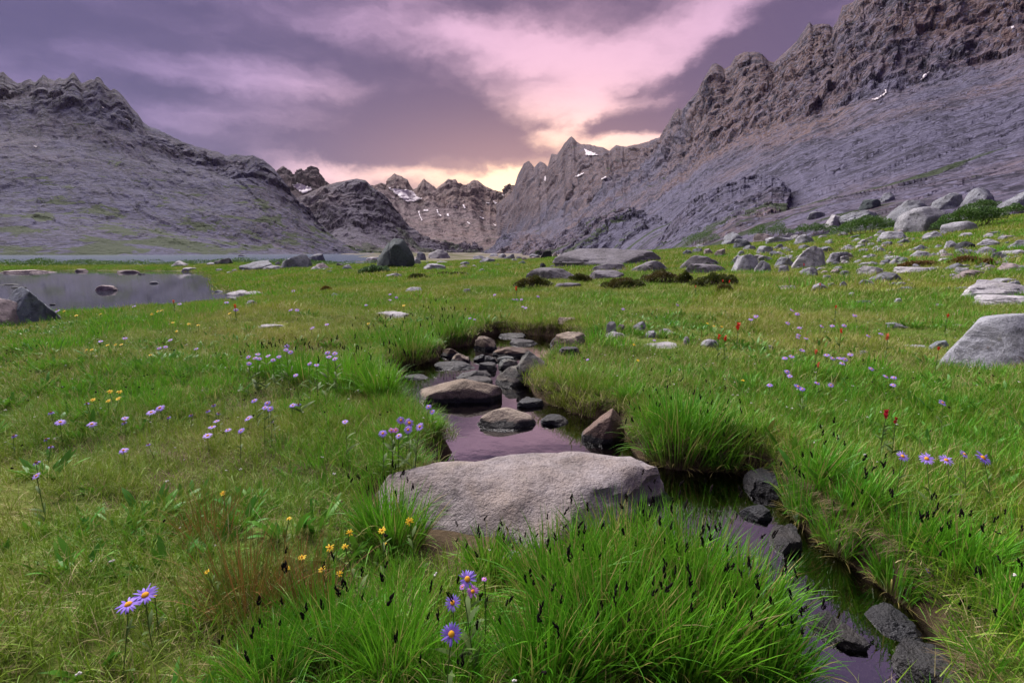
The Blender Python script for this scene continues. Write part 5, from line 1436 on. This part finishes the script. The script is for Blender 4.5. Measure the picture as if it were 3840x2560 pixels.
def brush(reg, x, y, rp, col, label, hh=.22, group=None):
    """paintbrush: a spike of upright coloured bracts on a leafy stem"""
    q = place_head(reg, x, y, hh)
    if q is None: return
    p, depth = q
    FSEED[0] += 1; sd = FSEED[0]; r_ = np.random.default_rng(sd)
    rad = rp / ZS / FPX * depth
    root = bpy.data.objects.new('paintbrush_flower', None); COL.objects.link(root)
    gz = float(ground_z(p[0], p[1])[0]); h = max(.06, p[2] - gz)
    root.location = (p[0], p[1], p[2] - h); root['label'] = label; root['category'] = 'paintbrush'
    if group: root['group'] = group
    n = 26
    z0 = U(-1.2, .6, n) * rad
    b = blades(0 * z0, 0 * z0, z0, U(.9, 1.5, n) * rad, U(.35, .6, n) * rad, U(0, 6.28, n), U(.15, .8, n), U(-.3, .3, n), 4, None, True)
    st = obj('stem', stem_mesh(h, 0, 0, .0018 * max(1, depth / 3), 6, sd), root); st.location = (0, 0, h)
    br = obj('bracts', blade_mesh('bracts', FM[col], [b]), root); br.location = (0, 0, h)

for (x, y, r, c, lab, yw) in [(868, 852, 68, 'violet', 'large violet aster at the top of the foreground group', -.3), (905, 937, 46, 'pink', 'pink-violet aster facing the viewer just below the top one', .1), (766, 1015, 56, 'violet', 'violet aster left in the foreground group', -.2), (758, 1230, 76, 'violet', 'lowest large violet aster of the foreground', .1)]:
    daisy('J', x, y, r, c, lab, hh=.22, face=.95, close=True, yaw=yw)
daisy('J', 984, 852, 24, 'pink', 'small magenta aster bud right of the foreground group', hh=.27, face=.2)
daisy('J', 832, 906, 26, 'pink', 'half-hidden pink aster between the two upper foreground ones', hh=.25, face=.6)
daisy('I', 1000, 962, 78, 'violet', 'right one of two blue-violet asters at lower left', hh=.18, face=.55, close=True, yaw=.2)
daisy('I', 884, 1026, 80, 'violet', 'left one of two blue-violet asters at lower left', hh=.18, face=.35, close=True, yaw=-.3)
daisy('I', 250, 142, 34, 'lilac', 'lilac aster alone at the left edge above the dry turf')
for (x, y, r, lab) in [(1515, 8, 44, 'leftmost of five large lilac asters on the right bank'), (1680, 24, 46, 'second of five large lilac asters on the right bank'), (1815, 34, 46, 'third of five large lilac asters on the right bank'), (1940, -6, 38, 'fourth of five large lilac asters on the right bank'), (2068, 18, 58, 'rightmost and largest lilac aster on the right bank')]:
    daisy('K', x, y, r, 'violet' if r > 50 else 'lilac', lab, hh=.19, face=.6, close=True)
daisy('K', 1690, 796, 24, 'lilac', 'small closed lilac aster low on the right bank', face=.9, hh=.15)
for (x, y, r, c) in [(410, 1240, 34, 'lilac'), (468, 1258, 42, 'lilac'), (540, 1284, 38, 'lilac'), (286, 1330, 36, 'violet'), (395, 1346, 30, 'lilac'), (375, 1308, 26, 'pink'), (460, 1305, 36, 'lilac'), (345, 1308, 26, 'pink')]:
    daisy('G', x, y, r, c, 'lilac aster in the tight bunch left of the great slab', 'asters bunched left of the great slab', hh=.22, face=.75)
daisy('G', 25, 1250, 28, 'lilac', 'lilac aster alone left of the bunch by the great slab', hh=.22)
for (x, y, lab) in [(652, 1078, 'highest of three asters standing before the big tan boulder'), (600, 1146, 'left of three asters standing before the big tan boulder'), (625, 1182, 'lowest of three asters standing before the big tan boulder')]:
    daisy('G', x, y, 26, 'violet', lab, hh=.14)
LB, LBg = 'lilac aster scattered in the turf of the near left meadow', 'asters of the near left meadow'
for (x, y, r) in [(415, 1253, 38), (632, 1266, 36), (860, 1226, 28), (1040, 1185, 36), (1100, 1155, 38), (1430, 1345, 38), (1460, 1285, 32), (1570, 1305, 28), (1710, 1225, 34), (2015, 1136, 28), (850, 1446, 36), (1490, 1246, 26)]:
    daisy('F', x, y, r, 'lilac', LB, LBg, hh=.11, face=.3)
for (x, y, r) in [(350, 1187, 30), (855, 1255, 26), (1160, 1218, 22), (1315, 1203, 24), (1430, 1175, 26), (1505, 1190, 24), (1470, 1135, 24), (1875, 1250, 18), (350, 1420, 26), (318, 1370, 26), (95, 1346, 28), (250, 1530, 34), (1020, 1405, 22), (597, 1123, 24), (2055, 1130, 26)]:
    daisy('F', x, y, r, 'violet', 'faded aster with brown centre and drooping rays in the near left meadow', 'faded asters of the near left meadow', hh=.11, face=.25, disc='brown')
daisy('F', 1660, 1310, 30, 'violet', 'orange aster head with few rays left in the left meadow', hh=.18, disc='disc')
for (x, y) in [(1840, 1122), (1825, 1152), (1860, 1160), (1750, 1103)]:
    daisy('F', x, y, 28, 'violet', 'violet aster in the small group halfway to the left sedge bank', 'asters halfway to the left bank', hh=.2, face=.5)
for (x, y) in [(1710, 805), (1775, 785), (1755, 810), (1845, 797), (1785, 816), (1880, 825), (1920, 803), (1715, 850)]:
    daisy('F', x, y, 22, 'lilac', 'lilac aster in the row along the top of the left sedge bank', 'asters along the left sedge bank', hh=.26)
for (x, y) in [(1975, 730), (1970, 756), (2000, 772), (2130, 850), (2180, 860), (2035, 930)]:
    daisy('F', x, y, 22, 'lilac', 'lilac aster among sedge right of the aster row', 'asters among the left sedge', hh=.28)
for (x, y) in [(2255, 775), (2305, 780), (2265, 803), (2305, 816)]:
    daisy('F', x, y, 24, 'lilac', 'lilac aster in the bunch at the right end of left sedge bank', 'asters at the right end of the left bank', hh=.3)
for (x, y) in [(692, 697), (1172, 687), (1350, 747), (1140, 735), (860, 675), (1095, 743), (2150, 605), (2250, 580), (2000, 480), (2045, 482), (395, 487), (1235, 440), (920, 458), (1560, 430), (1625, 480), (2020, 352)]:
    daisy('F', x, y, 19, 'lilac', 'small distant lilac aster in the left meadow', 'distant asters of the left meadow', hh=.11)
HP = [(755, 850), (790, 875), (505, 893), (470, 913), (1185, 885), (725, 940), (805, 970), (960, 960), (1030, 958), (1113, 955), (800, 1020), (793, 1037), (850, 1043), (1280, 1025), (1365, 1012)]
for (x, y) in HP:
    daisy('H', x, y, 20, 'lilac', 'lilac aster in the leafy green patch of the right meadow', 'asters of the right leafy patch', hh=.14)
for (x, y) in [(825, 1125), (705, 1178), (750, 1168), (993, 1158), (1035, 1180), (1080, 1180), (1118, 1188), (1100, 1215), (1155, 1155), (1300, 1253), (720, 1272), (737, 1302), (600, 1365), (928, 1350), (1020, 1365), (1400, 1305), (1455, 1312), (1450, 1365)]:
    daisy('H', x, y, 24, 'lilac', 'lilac aster in the turf between leafy patch and right bank', 'asters of the right turf', hh=.12)
daisy('H', 795, 1375, 34, 'violet', 'larger violet aster among the leaves of the right turf', hh=.14)
daisy('H', 825, 1392, 24, 'violet', 'smaller violet aster beside the larger one in right turf', hh=.19)
daisy('H', 1790, 1486, 34, 'lilac', 'lone lilac aster at the right edge above the five large ones', hh=.2, face=.7)
daisy('H', 1950, 1110, 18, 'lilac', 'tiny lilac aster in front of the huge streaked boulder', hh=.11)
for (x, y) in [(1210, 410), (1240, 410), (1185, 408), (1250, 458), (1270, 467), (1355, 388), (1695, 822), (2155, 690), (1055, 377), (335, 372), (335, 412), (380, 395), (170, 447), (1940, 475), (2315, 447), (885, 537), (917, 547)]:
    daisy('G', x, y, 14, 'lilac', 'tiny distant lilac aster beyond the brook', 'distant asters beyond the brook', hh=.11)
# yellow daisies
for (x, y, r, lab) in [(470, 455, 32, 'yellow daisy highest and rightmost of the foreground ones'), (58, 533, 28, 'yellow daisy at the left of the foreground three'), (280, 515, 30, 'yellow daisy in the middle of the foreground three'), (25, 628, 26, 'yellow daisy below the left foreground one')]:
    daisy('J', x, y, r, 'yellow', lab, cat='daisy', name='yellow_daisy', hh=.20, face=.6, close=False)
for (reg, x, y, r) in [('J', 302, 608, 13), ('I', 2270, 635, 34), ('I', 2080, 700, 30), ('I', 2215, 785, 28), ('I', 2340, 815, 26), ('I', 1990, 435, 20), ('I', 1535, 262, 22), ('I', 1985, 775, 18), ('I', 1425, 800, 22), ('I', 1065, 968, 16)]:
    daisy(reg, x, y, r, 'yellow', 'yellow daisy among the grass and red rushes of the foreground', 'foreground yellow daisies', 'daisy', 'yellow_daisy', hh=.12)
for (x, y) in [(755, 1043), (822, 1043), (638, 1100), (745, 1107), (815, 1090)]:
    daisy('F', x, y, 20, 'yellow', 'yellow daisy in the group of five in the left meadow', 'five yellow daisies in the left meadow', 'daisy', 'yellow_daisy', hh=.12)
for (reg, x, y) in [('F', 1035, 790), ('F', 740, 722), ('F', 795, 720), ('F', 835, 718), ('F', 595, 755), ('F', 632, 755), ('F', 1045, 510), ('F', 1110, 485), ('F', 1190, 567), ('F', 1300, 578), ('F', 1365, 585), ('F', 1580, 505), ('F', 1085, 490), ('F', 1215, 628), ('F', 690, 510), ('F', 525, 520), ('F', 440, 490), ('G', 2042, 828), ('G', 2015, 720), ('G', 430, 450), ('G', 185, 575), ('H', 172, 942), ('H', 218, 960), ('H', 270, 963), ('H', 415, 1332)]:
    daisy(reg, x, y, 13, 'yellow', 'small distant yellow daisy in the meadow', 'distant yellow daisies', 'daisy', 'yellow_daisy', hh=.14)
# paintbrush
D2 = lambda u, v: ((u * DS - 2560) * ZS, (v * DS - 1706) * ZS)
for (u, v, lab) in [(2035, 956, 'taller crimson paintbrush of the pair above the five large asters'), (2057, 966, 'shorter crimson paintbrush of the pair above the five large asters')]:
    x, y = D2(u, v); brush('K', x, y, 18, 'crimson', lab)
for (x, y, r, c, lab) in [(380, 968, 22, 'red', 'tall bright red paintbrush in the right meadow'), (250, 1038, 15, 'red', 'left of two red paintbrushes by the white stones'), (292, 1048, 15, 'red', 'right of two red paintbrushes by the white stones'), (1092, 994, 13, 'red', 'red paintbrush among the leafy patch'), (1055, 830, 10, 'red', 'small red paintbrush behind the leafy patch'), (1825, 890, 12, 'red', 'red paintbrush above the huge streaked boulder'), (1762, 1118, 14, 'red', 'red paintbrush in front of the blue-grey stone'), (1408, 1038, 20, 'orange', 'salmon pink paintbrush by the flat pale stone'), (918, 1140, 17, 'orange', 'orange paintbrush in the right turf, upper of two'), (933, 1230, 15, 'orange', 'orange paintbrush in the right turf, lower of two'), (1400, 1560, 20, 'crimson', 'crimson paintbrush behind the crimson pair'), (275, 650, 8, 'red', 'red paintbrush on the big brownish heath bush, left'), (322, 655, 8, 'red', 'red paintbrush on the big brownish heath bush, right'), (90, 690, 8, 'orange', 'tiny orange paintbrush left of the brownish heath'), (945, 675, 8, 'red', 'tiny red paintbrush on a sunk stone'), (835, 540, 8, 'crimson', 'tiny crimson paintbrush before the two-peaked boulder')]:
    brush('H', x, y, r, c, lab)
brush('F', 1618, 458, 13, 'red', 'red paintbrush beside the pond inlet'); brush('F', 1195, 428, 10, 'orange', 'orange paintbrush on the pond shore'); brush('G', 1205, 337, 12, 'red', 'red paintbrush alone beyond the brook below the heath bush')
# tiny white everlasting flowers and dark seed heads standing in the turf
def sprig(mat, nb, r, h, seed):
    r_ = np.random.default_rng(seed); D, F = ICO[2]; V, FF, o, T_ = [], [], 0, []
    for k in range(nb):
        v = D * r * r_.uniform(.7, 1.2) + np.array([r_.uniform(-1, 1) * r * 1.5, r_.uniform(-1, 1) * r * 1.5, h + r_.uniform(-.6, .6) * r])
        V.append(v); FF.append(F + o); o += len(v)
    me = mesh_from('sprig', np.vstack(V), np.vstack(FF), True, mat, {'tint': ('FLOAT', np.full(o, r_.random()))})
    return me
X, Y, Z, sd = spots(.7, 8, 9)
scatter('white_everlastings', [sprig(FM['white'], 4, .0022, .09 + .02 * i, i) for i in range(3)], X, Y, Z, U(.7, 1.4, len(X)), 'tiny white everlasting flowers dotted through the turf', 'white flowers')
X, Y, Z, sd = spots(.6, 7, 22)
k = field(X, Y, 1.2, 15) + U(-.3, .3, len(X)) > .12
scatter('dark_seed_heads', [sprig(M_seed, 3, .0032, .09 + .025 * i, 20 + i) for i in range(4)], X[k], Y[k], Z[k], U(.7, 1.35, k.sum()), 'small dark seed heads standing above the turf', 'seed heads')

# ------------------------------------------------------------------ air of the valley
def haze():
    m, T = new_mat('valley air')
    v = T.n('ShaderNodeVolumePrincipled', {'Color': (.97, .84, .92), 'Density': 1.3e-5, 'Anisotropy': .2})
    T.nt.links.new(v.outputs[0], T.n('ShaderNodeOutputMaterial').inputs['Volume'])
    x, y0, y1, z0, z1 = 5200, -60, 5400, -6, 520
    V = [(-x, y0, z0), (x, y0, z0), (x, y1, z0), (-x, y1, z0), (-x, y0, z1), (x, y0, z1), (x, y1, z1), (-x, y1, z1)]
    F = [[0, 3, 2, 1], [4, 5, 6, 7], [0, 1, 5, 4], [1, 2, 6, 5], [2, 3, 7, 6], [3, 0, 4, 7]]
    obj('haze', mesh_from('haze', V, F, False, m), label='thin evening haze filling the valley', cat='haze', kind='stuff')
haze()
